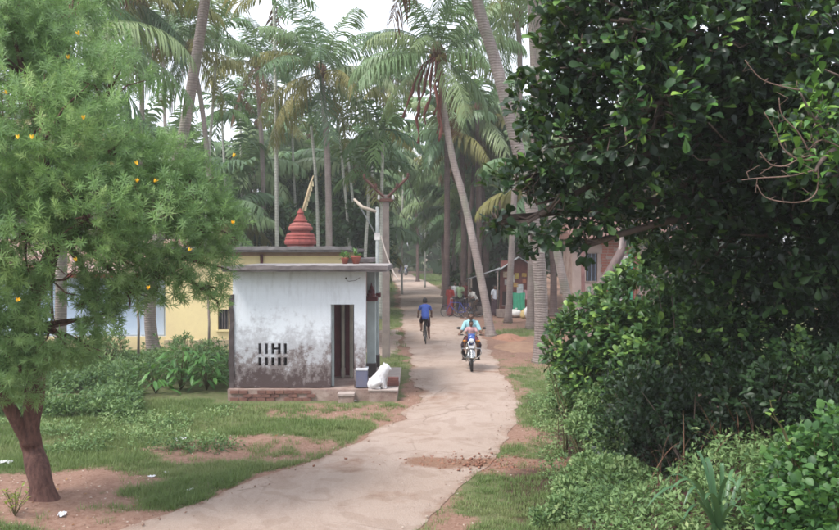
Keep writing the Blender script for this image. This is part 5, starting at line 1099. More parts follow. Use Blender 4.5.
ok = ~((np.abs(T_[:, 0] / T_[:, 1] * F + 419.5 - 392) < 12) & (T_[:, 1] < 140)); T_ = T_[ok]; nb = len(T_)
o = link(bpy.data.objects.new('far_undergrowth', scatter_mesh('far_undergrowth', [simple_leaf(2.6, 1.2)], np.zeros(nb, int), frames(rdir(nb), rdir(nb), rng.uniform(.6, 1.3, nb)), T_, M_FARB, rng.random(nb)))); tag(o, 'far dark undergrowth of the wood', kind='stuff')
# leaning tree trunk at the right
lb = at(572, 330, 21); lb.z = hz(lb.x, lb.y); LT = thing('leaning_tree', 'dark forked log-like tree trunk slanting up to the right in front of the brick house', 'tree', lb)
mb = MB(); sp = spline([Vector((0, 0, -.1)), at(584, 312, 21) - lb, at(605, 280, 21) - lb, at(623, 248, 21) - lb, at(636, 215, 21) - lb, at(660, 150, 21) - lb], 5); mb.tube(sp, [.15 - .07 * i / len(sp) for i in range(len(sp))], 9); mb.build('trunk', m_bark('leaning_trunk_bark', (0.16, 0.12, 0.115), (0.10, 0.07, 0.07)), LT, True)
mb = MB(); sp2 = spline([at(620, 253, 21) - lb, at(622, 235, 20.9) - lb, at(617, 205, 20.8) - lb, at(610, 170, 20.8) - lb], 4); mb.tube(sp2, [.07 - .04 * i / len(sp2) for i in range(len(sp2))], 7); mb.build('limb', m_bark('pale_limb_bark', (0.40, 0.34, 0.33), (0.28, 0.22, 0.21)), LT, True)
lbl = [(at(a_, b_, 21) - lb, (r_, r_, r_ * .8)) for a_, b_, r_ in ((655, 165, .9), (612, 170, .7), (680, 130, 1.1), (640, 110, 1.0))]
leaf_mass('foliage', LT, lbl, 420, 6, LF, (.9, 1.5), M_DARKB, shell=.7)

# sand heap and stones
def heap(name, lab, cat, c, rx_, ry_, h, m, seed):
    n = 26; vs = []; fs = []
    for j in range(n):
        for i in range(n):
            u = (i / (n - 1) - .5) * 2; v = (j / (n - 1) - .5) * 2; d = math.hypot(u, v); X_ = c.x + u * rx_; Y_ = c.y + v * ry_
            z_ = h * (float(smooth01(np.array(1 - d))) * (1 + .5 * (float(fbm(np.array(X_), np.array(Y_), 1.6, seed, 3)) - .5))) - .05 - .1 * max(0, d - .9); vs.append((u * rx_, v * ry_, z_))
    for j in range(n - 1):
        for i in range(n - 1): fs.append((j * n + i, j * n + i + 1, (j + 1) * n + i + 1, (j + 1) * n + i))
    mb = MB(); mb.add(vs, fs); o = mb.build(name, m, None, True); o.location = (c.x, c.y, hz(c.x, c.y)); tag(o, lab, cat)
M_SAND = m_plain('orange_sand', (0.33, 0.21, 0.145), (0.25, 0.15, 0.105), 3, .95, .1, .5, .03)
heap('sand_heap', 'low heap of orange sand beside the road near the leaning palm', 'sand heap', gp(521, 347), 1.35, 1.9, .24, M_SAND, 1)
heap('soil_heap', 'reddish mound of dug soil at the foot of the leaning palm', 'soil heap', gp(508, 338), .9, 1.6, .22, m_plain('reddish_soil', (0.34, 0.19, 0.13), (0.24, 0.12, 0.085), 4, .95, .1, .5, .03), 2)
OCT = ([(1, 0, 0), (0, 1, 0), (-1, 0, 0), (0, -1, 0), (0, 0, .7), (0, 0, -.5)], [(0, 1, 4), (1, 2, 4), (2, 3, 4), (3, 0, 4), (1, 0, 5), (2, 1, 5), (3, 2, 5), (0, 3, 5)])
M_PEB = m_leaf('pebble_stone', [(0.20, 0.11, 0.08), (0.34, 0.24, 0.18), (0.52, 0.44, 0.38)], True, .9, .1, 0.0)
def gravel(name, n, samp, lab, tpl, smin, smax, mat, cond):
    pts = samp(n); d = dirt_mask(pts[:, 0], pts[:, 1]); rd = road_dist(pts[:, 0], pts[:, 1]); k = cond(d, rd) & (rng.random(len(d)) < .2 + 1.1 * (fbm(pts[:, 0], pts[:, 1], 1.1, 88, 3) - .2)); pts = pts[k]; rd = rd[k]; m = len(pts)
    z_ = np.where(rd < 0, .03, height(pts[:, 0], pts[:, 1])); T_ = np.stack([pts[:, 0], pts[:, 1], z_], -1); s = smin + (smax - smin) * rng.random(m) ** 3
    f = rdir(m); f[:, 2] *= .2; R_ = frames(f, rdir(m) * .5 + np.array([0, 0, 1.]), s[:, None] * np.array([1, .8, .6]))
    o = link(bpy.data.objects.new(name, scatter_mesh(name, [tpl], np.zeros(m, int), R_, T_, mat, rng.random(m)))); tag(o, lab, kind='stuff')
gravel('pebbles', 16000, wsamp(-20, 560, 10, 24), 'small stones and crumbs of soil on the bare ground', OCT, .006, .032, M_PEB, lambda d, rd: (d > .3) & (rd > -.25))
gravel('road_crumbs', 5000, wsamp(120, 540, 10, 26), 'loose grit on the worn road', OCT, .005, .018, M_PEB, lambda d, rd: rd < .1)
gravel('soil_clods', 1500, lambda n: np.stack([gp(490, 463).x + rng.normal(size=n) * .8, gp(490, 463).y + rng.normal(size=n) * .28], -1), 'reddish clods of soil spilled across the road edge', OCT, .012, .05, m_leaf('soil_clod', [(0.20, 0.09, 0.065), (0.30, 0.16, 0.11)], True, .95, .1, 0), lambda d, rd: d > -1)
M_FALL = m_leaf('fallen_leaf', [(0.16, 0.07, 0.04), (0.28, 0.16, 0.07), (0.10, 0.05, 0.035)], True, .8, .1, .05, (.2, .1, .03))
gravel('leaf_litter', 9000, wsamp(560, 860, 6.3, 15), 'dead leaf litter under the thicket, coloured dark for the shadow there', simple_leaf(1.0, .5), .04, .10, m_leaf('shadow_dark_leaf', [(0.05, 0.028, 0.022), (0.12, 0.07, 0.05), (0.03, 0.02, 0.018)], True, .8, .1, .03, (.1, .05, .02)), lambda d, rd: rd > .8)  # dead leaves, their colour darkened to paint in the shadow of the hollow
gravel('fallen_leaves', 5200, wsamp(-20, 600, 10, 30), 'dry fallen leaves lying on the bare ground', simple_leaf(1.0, .45), .04, .10, M_FALL, lambda d, rd: (d > .15) & (rd > .05))
M_PAPER = m_plain('white_paper', (0.75, 0.75, 0.78), (0.6, 0.6, 0.64), 12, .7)
for k, (px, py, s_, lab) in enumerate([(181, 440, .10, 'crumpled white paper on the grass halfway between tree and shrine'), (6, 463, .09, 'white scrap lying at the left edge beyond the forked trunk'), (152, 480, .05, 'small white scrap on the dirt edge left of the road'), (62, 519, .07, 'white scrap near the bottom left on bare soil'), (190, 492, .05, 'tiny white scrap on the soil closest to the road'), (166, 474, .04, 'tiny pale scrap just above another on the dirt edge'), (354, 402, .06, 'small white scrap at the foot of the shrine step')]):
    p = gp(px, py); mb = MB(); q = random.Random(k); n = 6; vs = [((i / (n - 1) - .5) * 2 * s_ * q.uniform(.8, 1.2), (j / (n - 1) - .5) * 1.3 * s_, q.uniform(0, .55) * s_) for j in range(n) for i in range(n)]
    mb.add(vs, [(j * n + i, j * n + i + 1, (j + 1) * n + i + 1, (j + 1) * n + i) for j in range(n - 1) for i in range(n - 1)]); o = mb.build('paper_scrap', M_PAPER); o.location = (p.x, p.y, hz(p.x, p.y) + .012); o.rotation_euler.z = q.random() * 6; tag(o, lab, 'litter')
# little yellow-flowered weed at the bottom left
FW = thing('flowering_weed', 'small yellow-green flowering weed at the foot of the forked trunk, bottom left corner', 'weed', (gp(15, 520).x, gp(15, 520).y, hz(gp(15, 520).x, gp(15, 520).y)))
for j in range(16):
    a_ = rnd.random() * 6.28; r_ = rnd.uniform(.05, .2); h_ = rnd.uniform(.15, .42); mb = MB(); mb.tube([(0, 0, 0), (math.cos(a_) * r_ * .5, math.sin(a_) * r_ * .5, h_ * .6), (math.cos(a_) * r_, math.sin(a_) * r_, h_)], .004, 4); mb.build('stem', M_STEM, FW)
    for i in range(3):
        lm = bpy.data.meshes.get('weed_petal_leaf') 
        if lm is None: lm = bpy.data.meshes.new('weed_petal_leaf'); lm.from_pydata(*[LF2[0], [], LF2[1]]); lm.materials.append(m_leaf('yellow_green_leaf', [(0.16, 0.24, 0.05), (0.32, 0.34, 0.06)], False))
        o = link(bpy.data.objects.new('leaf', lm), FW); o.location = (math.cos(a_) * r_ * (.6 + .2 * i), math.sin(a_) * r_ * (.6 + .2 * i), h_ * (.6 + .2 * i)); o.rotation_euler = (rnd.uniform(-.2, .9), 0, rnd.random() * 6.28)

# ------------------------------------------------------------------ people, animals, vehicles
def m_cloth(name, c): return m_plain(name, c, tuple(v * .7 for v in c), 14, .85, .15, .3, .01)
SK = m_plain('brown_skin', (0.165, 0.085, 0.058), (0.13, 0.065, 0.045), 10, .55, .35, 0.1, .004); HAIR = m_plain('black_hair', (0.012, 0.011, 0.012), (0.02, 0.018, 0.018), 30, .5); EYE = m_plain('eye_white', (0.6, 0.58, 0.55), None, 3, .3); PUP = m_plain('dark_iris', (0.01, 0.008, 0.008), None, 3, .2)
def capsule(mb, a, b, ra, rb, n=10):
    a = Vector(a); b = Vector(b); d = b - a; L_ = max(d.length, 1e-4); t_ = d / L_; pts = []; rd = []
    for i in range(4): th = PI / 2 * (i / 4); pts.append(a - t_ * ra * math.cos(th)); rd.append(max(ra * math.sin(th), .001))
    for i in range(1, 4): f = i / 4; pts.append(a.lerp(b, f)); rd.append(ra + (rb - ra) * f)
    for i in range(5): th = PI / 2 * (i / 4); pts.append(b + t_ * rb * math.sin(th)); rd.append(max(rb * math.cos(th), .001))
    mb.tube(pts, rd, n)
def fuse(name, bones, voxel, mats, parent, smooth=3):
    """bones: (a, b, ra, rb, material index[, ellipsoid radii]); one continuous skin"""
    mb = MB()
    for bn in bones:
        if len(bn) > 5: mb.ball(bn[0], bn[5], 14, 10)
        else: capsule(mb, *bn[:4])
    o = mb.build(name, None); r = o.modifiers.new('remesh', 'REMESH'); r.mode = 'VOXEL'; r.voxel_size = voxel
    s = o.modifiers.new('smooth', 'SMOOTH'); s.iterations = smooth; s.factor = .5
    bpy.context.view_layer.update(); me = bpy.data.meshes.new_from_object(o.evaluated_get(bpy.context.evaluated_depsgraph_get())); old = o.data; bpy.data.objects.remove(o); bpy.data.meshes.remove(old)
    for m in mats: me.materials.append(m)
    n = len(me.vertices); co = np.empty(n * 3, np.float32); me.vertices.foreach_get('co', co); co = co.reshape(-1, 3)
    cen = np.empty(len(me.polygons) * 3, np.float32); me.polygons.foreach_get('center', cen); cen = cen.reshape(-1, 3); best = np.full(len(cen), 1e9); mi = np.zeros(len(cen), np.int32)
    for bn in bones:
        a = np.array(bn[0]); b = np.array(bn[1]); ab = b - a; L2 = max(float(ab @ ab), 1e-8); f = np.clip(((cen - a) @ ab) / L2, 0, 1); d = np.linalg.norm(cen - a - f[:, None] * ab, axis=1)
        rr = bn[2] + (bn[3] - bn[2]) * f
        if len(bn) > 5: q_ = (cen - a) / np.array(bn[5]); d2 = (np.linalg.norm(q_, axis=1) - 1) * min(bn[5])
        else: d2 = d - rr
        k = d2 < best; best[k] = d2[k]; mi[k] = bn[4]
    me.polygons.foreach_set('material_index', mi); me.polygons.foreach_set('use_smooth', np.ones(len(mi), bool)); me.name = name; me.update()
    return link(bpy.data.objects.new(name, me), parent)
def lerp(a, b, f): return tuple(a[i] + (b[i] - a[i]) * f for i in range(3))
def person(label, J, shirt, pants, loc, rz, sc=1.0, sleeve=.6, leg=1.0, voxel=.013, parent_group=None, face=True, skirt=None, shoes=None, longhair=False, hands=True, bulk=1.0):
    """J: pelvis, chest, neck, head, (l/r)(sh, el, wr, hip, kn, an, toe); faces +Y"""
    root = thing('person', label, 'person', loc, rz, parent_group); g = lambda k: tuple(v * sc for v in J[k])
    B = []; s = sc; S_, P_i, K_ = 1, 2, 0; pel, ch, nk, hd = g('pelvis'), g('chest'), g('neck'), g('head')
    pmid = lerp(pel, ch, .45)
    B += [(pel, pmid, .15 * s * bulk, .145 * s * bulk, S_), (pmid, ch, .145 * s * bulk, .135 * s * bulk, S_)]
    B += [(pel, pel, .15 * s, .15 * s, P_i, (.165 * s * bulk, .125 * s * bulk, .11 * s))]
    B += [(ch, nk, .115 * s, .05 * s, S_), (nk, lerp(nk, hd, .5), .052 * s, .05 * s, K_), (hd, hd, .1 * s, .1 * s, K_, (.078 * s, .098 * s, .118 * s))]
    up_ = Vector(hd) - Vector(nk); 
    B += [((hd[0], hd[1] + .045 * s, hd[2] - .075 * s), (hd[0], hd[1] + .03 * s, hd[2] - .06 * s), .042 * s, .05 * s, K_), ((hd[0], hd[1] + .09 * s, hd[2] + .005 * s), (hd[0], hd[1] + .112 * s, hd[2] - .028 * s), .011 * s, .018 * s, K_)]
    for sd_ in (-1, 1): B.append(((hd[0] + sd_ * .078 * s, hd[1] - .005 * s, hd[2] + .015 * s), (hd[0] + sd_ * .084 * s, hd[1] - .012 * s, hd[2] - .025 * s), .016 * s, .012 * s, K_))
    for c in 'lr':
        sh, el, wr, hp, kn, an, to = (g(c + k) for k in ('sh', 'el', 'wr', 'hip', 'kn', 'an', 'toe'))
        B += [(ch, sh, .085 * s, .062 * s, S_), (lerp(nk, ch, .12), lerp(nk, sh, .9), .05 * s, .055 * s, S_)]
        if sleeve >= 1: B += [(sh, el, .062 * s, .05 * s, S_), (el, wr, .05 * s, .038 * s, S_)]
        else: m_ = lerp(sh, el, sleeve); B += [(sh, m_, .066 * s, .058 * s, S_), (m_, el, .046 * s, .04 * s, K_), (el, wr, .04 * s, .028 * s, K_)]
        B += [(hp, kn, .092 * s, .066 * s, P_i)] if leg >= .5 else [(hp, lerp(hp, kn, .8), .095 * s, .085 * s, P_i), (lerp(hp, kn, .8), kn, .062 * s, .058 * s, K_)]
        if leg >= 1: B += [(kn, an, .064 * s, .05 * s, P_i)]
        else: B += [(kn, lerp(kn, an, .35), .056 * s, .056 * s, K_), (lerp(kn, an, .35), an, .056 * s, .036 * s, K_)]
        B += [(an, lerp(an, to, .3), .04 * s, .042 * s, 3), (lerp(an, to, .3), to, .042 * s, .03 * s, 3)]
        if hands:
            a_ = Vector(wr); d_ = (a_ - Vector(el)).normalized(); side = Vector((1 if c == 'r' else -1, 0, 0)); fw = Vector((0, 1, 0)); ax = d_.cross(fw).normalized() if abs(d_.y) < .9 else Vector((1, 0, 0))
            palm_ = a_ + d_ * .07 * s; B += [(tuple(a_), tuple(palm_), .027 * s, .036 * s, K_)]
            for i in range(4):
                o_ = ax * (i - 1.5) * .021 * s; k1 = palm_ + o_ + d_ * .03 * s; k2 = k1 + (d_ * .5 + Vector((0, 0, -.6)) + fw * .2) * .035 * s; k3 = k2 + (Vector((0, -.7, -.5))) * (.02 + .004 * (i in (1, 2))) * s
                B += [(tuple(palm_ + o_ * .8), tuple(k1), .011 * s, .010 * s, K_), (tuple(k1), tuple(k2), .010 * s, .009 * s, K_), (tuple(k2), tuple(k3), .009 * s, .008 * s, K_)]
            B += [(tuple(a_ + d_ * .03 * s), tuple(a_ + d_ * .06 * s - side * .045 * s), .013 * s, .010 * s, K_)]
    if skirt: B += [(pel, (pel[0], pel[1], .5 * s), .15 * s, .19 * s, 2), ((pel[0], pel[1], .5 * s), (pel[0], pel[1] + .01, .22 * s), .19 * s, .21 * s, 2)]
    fuse('body', B, voxel, [SK, shirt, pants, shoes or SK], root)
    mb = MB(); mb.ball((hd[0], hd[1] - .008 * s, hd[2] + .012 * s), (.088 * s, .106 * s, .122 * s), 18, 14)
    keep = []
    for f_ in mb.f:
        c_ = sum((Vector(mb.v[i]) for i in f_), Vector()) / len(f_); y_ = (c_.y - hd[1]) / s; z_ = (c_.z - hd[2]) / s
        if z_ > .055 - .0 or (y_ < .01 and z_ > -.03) or (y_ < -.035 and z_ > (-.09)): keep.append(f_)
    mb.f = keep; 
    if longhair: capsule(mb, (hd[0], hd[1] - .09 * s, hd[2] - .02 * s), (hd[0], hd[1] - .10 * s, hd[2] - .09 * s), .045 * s, .035 * s)
    h_ = mb.build('hair', HAIR, root, True); sm = h_.modifiers.new('thick', 'SOLIDIFY'); sm.thickness = .008 * s
    if face:
        for sd_ in (-1, 1):
            mb = MB(); mb.ball((hd[0] + sd_ * .031 * s, hd[1] + .086 * s, hd[2] + .012 * s), (.014 * s, .010 * s, .008 * s), 8, 6); e = mb.build('eye', EYE, root, True)
            mb = MB(); mb.ball((hd[0] + sd_ * .031 * s, hd[1] + .0945 * s, hd[2] + .012 * s), (.006 * s, .004 * s, .006 * s), 8, 5); mb.build('iris', PUP, e, True)
            mb = MB(); mb.tube([(hd[0] + sd_ * .014 * s, hd[1] + .096 * s, hd[2] + .030 * s), (hd[0] + sd_ * .034 * s, hd[1] + .094 * s, hd[2] + .034 * s), (hd[0] + sd_ * .050 * s, hd[1] + .082 * s, hd[2] + .028 * s)], .004 * s, 4); mb.build('eyebrow', HAIR, root)
        mb = MB(); mb.tube([(hd[0] - .024 * s, hd[1] + .084 * s, hd[2] - .060 * s), (hd[0], hd[1] + .096 * s, hd[2] - .058 * s), (hd[0] + .024 * s, hd[1] + .084 * s, hd[2] - .060 * s)], [.004 * s, .007 * s, .004 * s], 5); mb.build('mouth', m_plain('lip_brown', (0.13, 0.045, 0.04), None, 5, .5) if 'lip_brown' not in bpy.data.materials else bpy.data.materials['lip_brown'], root)
    return root
def pose_stand(**k):
    J = dict(pelvis=(0, 0, .93), chest=(0, .01, 1.27), neck=(0, 0, 1.44), head=(0, .025, 1.56), lsh=(-.17, 0, 1.37), rsh=(.17, 0, 1.37), lel=(-.23, -.02, 1.09), rel=(.23, -.02, 1.09), lwr=(-.24, .06, .86), rwr=(.24, .06, .86),
             lhip=(-.09, 0, .89), rhip=(.09, 0, .89), lkn=(-.10, .03, .49), rkn=(.11, .02, .49), lan=(-.10, 0, .08), ran=(.13, -.02, .08), ltoe=(-.12, .14, .03), rtoe=(.17, .12, .03)); J.update(k); return J
BLK = m_plain('black_rubber', (0.02, 0.02, 0.021), (0.03, 0.028, 0.027), 10, .8); CHR = m_plain('chrome_metal', (0.6, 0.6, 0.6), (0.5, 0.5, 0.5), 4, .22, .5, 0, metal=1.0); MBLUE = m_plain('blue_enamel', (0.045, 0.10, 0.34), (0.035, 0.08, 0.28), 4, .25, .6, 0); BLKP = m_plain('black_enamel', (0.02, 0.018, 0.02), None, 4, .3, .5, 0); GREYM = m_plain('grey_engine_metal', (0.22, 0.21, 0.21), (0.14, 0.13, 0.13), 12, .5, .5)
def wheel(parent, c, R, r, spokes, hub=.03, name='wheel', rimm=None):
    mb = MB(); mb.torus(c, R, r, 'X', 30, 8); w = mb.build('tyre' if False else name, BLK, parent, True)
    mb = MB(); mb.torus(c, R - r * .9, r * .35, 'X', 30, 5); mb.build('rim', rimm or CHR, w, True)
    mb = MB()
    for i in range(spokes): a_ = 2 * PI * i / spokes; s_ = hub * (1 if i % 2 else -1); mb.tube([(s_, c[1], c[2]), (0, c[1] + math.cos(a_) * (R - r * .9), c[2] + math.sin(a_) * (R - r * .9))], .0028, 4, False)
    mb.tube([(-hub * 1.4, c[1], c[2]), (hub * 1.4, c[1], c[2])], hub * .7, 8); mb.build('spokes', CHR, w, True); return w
def motorcycle(label, loc, rz, group=None):
    r = thing('motorcycle', label, 'motorcycle', loc, rz, group)
    wheel(r, (0, .64, .30), .265, .042, 18, .05); wheel(r, (0, -.62, .30), .26, .048, 18, .06)
    mb = MB(); n = 12
    for i in range(n):
        a0 = math.radians(20 + 125 * i / n); a1 = math.radians(20 + 125 * (i + 1) / n)
        for a_, b_ in ((a0, a1),): mb.add([(x_, .64 + math.cos(t_) * (.335 - abs(x_) * .3), .30 + math.sin(t_) * (.335 - abs(x_) * .3)) for t_ in (a_, b_) for x_ in (-.055, 0, .055)], [(0, 1, 4, 3), (1, 2, 5, 4)])
    f_ = mb.build('front_fender', CHR, r, True); sm = f_.modifiers.new('thick', 'SOLIDIFY'); sm.thickness = .006
    mb = MB()
    for i in range(n):
        a0 = math.radians(30 + 140 * i / n); a1 = math.radians(30 + 140 * (i + 1) / n); mb.add([(x_, -.62 + math.cos(t_) * (.345 - abs(x_) * .3), .30 + math.sin(t_) * (.345 - abs(x_) * .3)) for t_ in (a0, a1) for x_ in (-.07, 0, .07)], [(0, 1, 4, 3), (1, 2, 5, 4)])
    f_ = mb.build('rear_fender', MBLUE, r, True); sm = f_.modifiers.new('thick', 'SOLIDIFY'); sm.thickness = .006
    for s_ in (-1, 1):
        mb = MB(); mb.tube([(s_ * .085, .65, .29), (s_ * .085, .56, .58)], .026, 10); mb.tube([(s_ * .085, .56, .56), (s_ * .085, .44, .93)], .018, 10); mb.build('fork', CHR, r, True)
        mb = MB(); mb.tube([(s_ * .12, .50, .86), (s_ * .20, .51, .86)], .008, 6); mb.ball((s_ * .215, .515, .86), (.032, .03, .028), 10, 7); mb.build('indicator', m_plain('amber_lens', (0.7, 0.25, 0.03), None, 3, .3) if 'amber_lens' not in bpy.data.materials else bpy.data.materials['amber_lens'], r, True)
        mb = MB(); mb.tube([(s_ * .26, .30, 1.03), (s_ * .31, .33, 1.14), (s_ * .35, .33, 1.19)], .006, 6); mb.ball((s_ * .37, .33, 1.21), (.058, .012, .038), 12, 7); mb.build('mirror', BLKP, r, True)
        mb = MB(); mb.tube([(s_ * .24, .29, 1.01), (s_ * .37, .24, 1.005)], .018, 8); mb.build('grip', BLK, r, True)
        mb = MB(); mb.tube([(s_ * .08, -.02, .26), (s_ * .27, -.02, .26)], .016, 7); mb.build('footpeg', BLK, r, True)
        mb = MB(); mb.tube([(s_ * .10, -.30, .72), (s_ * .11, -.62, .31)], .022, 8); mb.build('shock_absorber', CHR, r, True)
    mb = MB(); mb.tube([(-.26, .28, 1.012), (-.14, .36, 1.0), (-.06, .40, .95), (.06, .40, .95), (.14, .36, 1.0), (.26, .28, 1.012)], .012, 8); mb.build('handlebar', CHR, r, True)
    mb = MB(); mb.ball((0, .50, .90), (.105, .075, .135), 16, 10); mb.box((-.10, .44, .93), (.10, .52, 1.06)); c_ = mb.build('headlight_cowl', MBLUE, r, True); bevel(c_, .02)
    mb = MB(); mb.ball((0, .555, .87), (.07, .035, .07), 16, 8); mb.build('headlight', m_plain('headlight_glass', (0.75, 0.78, 0.8), None, 3, .1, .6, 0) if 'headlight_glass' not in bpy.data.materials else bpy.data.materials['headlight_glass'], r, True)
    bx('number_plate', (-.085, .60, .655), (.085, .606, .735), m_plain('white_plate', (0.7, 0.7, 0.72), None, 3) if 'white_plate' not in bpy.data.materials else bpy.data.materials['white_plate'], r, .004)
    mb = MB(); mb.tube([(0, .40, .80), (0, .25, .84), (0, .05, .84), (0, -.12, .78)], [.06, .115, .115, .06], 12); mb.build('fuel_tank', MBLUE, r, True)
    mb = MB(); mb.tube([(0, -.08, .80), (0, -.25, .80), (0, -.55, .82), (0, -.72, .84)], [.07, .105, .11, .06], 10); mb.build('saddle', BLK, r, True)
    mb = MB(); mb.tube([(0, .42, .85), (0, .30, .50), (0, .08, .26), (0, -.25, .28)], .022, 7); mb.tube([(0, .38, .78), (0, -.3, .72), (0, -.75, .76)], .02, 7); mb.tube([(0, -.25, .28), (0, -.3, .72)], .02, 7); mb.tube([(-.03, -.25, .3), (-.07, -.62, .3)], .018, 6); mb.tube([(.03, -.25, .3), (.07, -.62, .3)], .018, 6); mb.build('frame', BLKP, r, True)
    mb = MB(); mb.box((-.11, -.16, .26), (.11, .2, .46)); mb.tube([(0, .12, .44), (0, .20, .66)], .075, 10)
    for i in range(5): mb.box((-.09, .10 + i * .018, .48 + i * .035), (.09, .26 + i * .005, .492 + i * .035))
    mb.build('engine', GREYM, r); mb = MB(); mb.tube([(.08, .25, .5), (.13, .27, .3), (.14, .05, .22), (.15, -.75, .30)], [.02, .02, .025, .038], 8); mb.build('exhaust', CHR, r, True)
    mb = MB(); mb.tube([(0, .33, .34), (-.2, .33, .36), (-.29, .33, .48), (-.27, .33, .62), (0, .34, .63), (.27, .33, .62), (.29, .33, .48), (.2, .33, .36), (0, .33, .34)], .013, 7); mb.build('crash_guard', CHR, r, True)
    mb = MB(); mb.box((-.04, -.93, .66), (.04, -.90, .72)); mb.build('tail_light', M_RED, r)
    return r
ml = gp(471, 369.5); ml.z = .035
heading = math.radians(178)
moto = motorcycle('blue motorcycle with chrome crash guard coming up the road carrying a man and a child', ml, heading)
def pose_moto(): return dict(pelvis=(0, -.28, .93), chest=(0, -.16, 1.26), neck=(0, -.12, 1.41), head=(0, -.08, 1.53), lsh=(-.165, -.13, 1.325), rsh=(.165, -.13, 1.325), lel=(-.26, -.04, 1.10), rel=(.26, -.04, 1.10), lwr=(-.32, .17, 1.055), rwr=(.32, .17, 1.055),
    lhip=(-.10, -.24, .90), rhip=(.10, -.24, .90), lkn=(-.24, .14, .70), rkn=(.24, .14, .70), lan=(-.21, -.02, .34), ran=(.21, -.02, .34), ltoe=(-.23, .12, .285), rtoe=(.23, .12, .285))
TURQ = m_cloth('turquoise_shirt', (0.34, 0.60, 0.66)); DKT = m_cloth('dark_trousers', (0.045, 0.03, 0.035)); SHOE = m_plain('dark_sandal', (0.05, 0.03, 0.025), None, 5)
rider = person('man in a light turquoise shirt riding the blue motorcycle toward the camera', pose_moto(), TURQ, DKT, ml, heading, sleeve=.85, voxel=.009, shoes=SHOE, bulk=1.18)
mb = MB(); mb.tube([(-.03, .018, 1.487), (0, .032, 1.49), (.03, .018, 1.487)], [.005, .009, .005], 5); mb.build('moustache', HAIR, rider)
Jc = dict(pelvis=(0, .06, .93), chest=(0, .10, 1.13), neck=(0, .11, 1.22), head=(0, .13, 1.325), lsh=(-.115, .10, 1.175), rsh=(.115, .10, 1.175), lel=(-.17, .19, 1.06), rel=(.17, .19, 1.06), lwr=(-.15, .31, 1.03), rwr=(.15, .31, 1.03),
          lhip=(-.07, .08, .92), rhip=(.07, .08, .92), lkn=(-.17, .24, .84), rkn=(.17, .24, .84), lan=(-.19, .17, .60), ran=(.19, .17, .60), ltoe=(-.2, .26, .56), rtoe=(.2, .26, .56))
Jc = {k: tuple(a / .74 for a in v) for k, v in Jc.items()}
person('small child in a pinkish top sitting on the tank before the motorcycle rider', Jc, m_cloth('pinkish_child_top', (0.50, 0.30, 0.31)), m_cloth('maroon_shorts', (0.16, 0.05, 0.06)), ml, heading, sc=.74, sleeve=.6, leg=.4, voxel=.009)
# bicycle
def bicycle(label, loc, rz, fc, group=None, tilt=0):
    r = thing('bicycle', label, 'bicycle', loc, rz, group); r.rotation_euler = (0, tilt, rz); M = fc
    wheel(r, (0, .52, .33), .31, .018, 24, .03); wheel(r, (0, -.52, .33), .31, .018, 24, .03)
    T = lambda pts, ra=.016, m=M, nm='frame': None
    mb = MB(); bb_ = (0, -.08, .28); st = (0, -.22, .80); hd_ = (0, .32, .80)
    for p in ([bb_, st], [st, hd_], [bb_, (0, .36, .66)], [(0, .30, .88), (0, .37, .62)], [(-.04, -.52, .33), bb_], [(.04, -.52, .33), bb_], [(-.04, -.52, .33), st], [(.04, -.52, .33), st]): mb.tube(p, .016, 7)
    mb.build('frame', M, r, True)
    mb = MB(); mb.tube([(-.04, .52, .33), (-.04, .39, .62), (.04, .39, .62), (.04, .52, .33)], .012, 6); mb.build('fork', M, r, True)
    mb = MB(); mb.tube([(-.27, .16, 1.0), (-.22, .28, 1.0), (0, .31, .97), (.22, .28, 1.0), (.27, .16, 1.0)], .012, 7); mb.tube([(0, .31, .86), (0, .31, .97)], .014, 7); mb.build('handlebar', CHR, r, True)
    mb = MB(); mb.tube([(0, -.36, .90), (0, -.25, .91), (0, -.08, .90)], [.09, .07, .02], 8); mb.tube([st, (0, -.25, .88)], .013, 6); mb.build('saddle', BLK, r, True)
    mb = MB(); mb.tube([(.07, bb_[1], bb_[2]), (.08, bb_[1] + .05, bb_[2] - .15), (.15, bb_[1] + .05, bb_[2] - .15)], .012, 6); mb.tube([(-.07, bb_[1], bb_[2]), (-.08, bb_[1] - .05, bb_[2] + .15), (-.15, bb_[1] - .05, bb_[2] + .15)], .012, 6); mb.tube([(-.08, bb_[1], bb_[2]), (.08, bb_[1], bb_[2])], .03, 8); mb.build('pedals', BLKP, r, True)
    mb = MB(); mb.torus((.045, bb_[1], bb_[2]), .09, .008, 'X', 20, 4); mb.build('chainring', CHR, r, True)
    for cy, a0_, a1_ in ((.52, 40, 170), (-.52, 10, 150)):
        mb = MB(); n = 10
        for i in range(n):
            a0 = math.radians(a0_ + (a1_ - a0_) * i / n); a1 = math.radians(a0_ + (a1_ - a0_) * (i + 1) / n); mb.add([(x_, cy + math.cos(t_) * .35, .33 + math.sin(t_) * .35) for t_ in (a0, a1) for x_ in (-.025, .025)], [(0, 1, 3, 2)])
        f_ = mb.build('mudguard', M, r, True); sm = f_.modifiers.new('thick', 'SOLIDIFY'); sm.thickness = .004
    mb = MB(); 
    for x_ in (-.06, -.02, .02, .06): mb.tube([(x_, -.36, .74), (x_, -.72, .74)], .006, 5)
    mb.tube([(-.07, -.7, .74), (.07, -.7, .74)], .006, 5); mb.tube([(-.06, -.66, .74), (-.04, -.52, .33)], .006, 5); mb.tube([(.06, -.66, .74), (.04, -.52, .33)], .006, 5); mb.build('carrier', M, r, True)
    return r
bl_ = gp(425, 343.5); bl_.z = .035; BBK = m_plain('black_bicycle_paint', (0.03, 0.028, 0.03), None, 5, .4)
bicycle('black bicycle ridden away up the road by the boy in blue', bl_, math.radians(2), BBK)
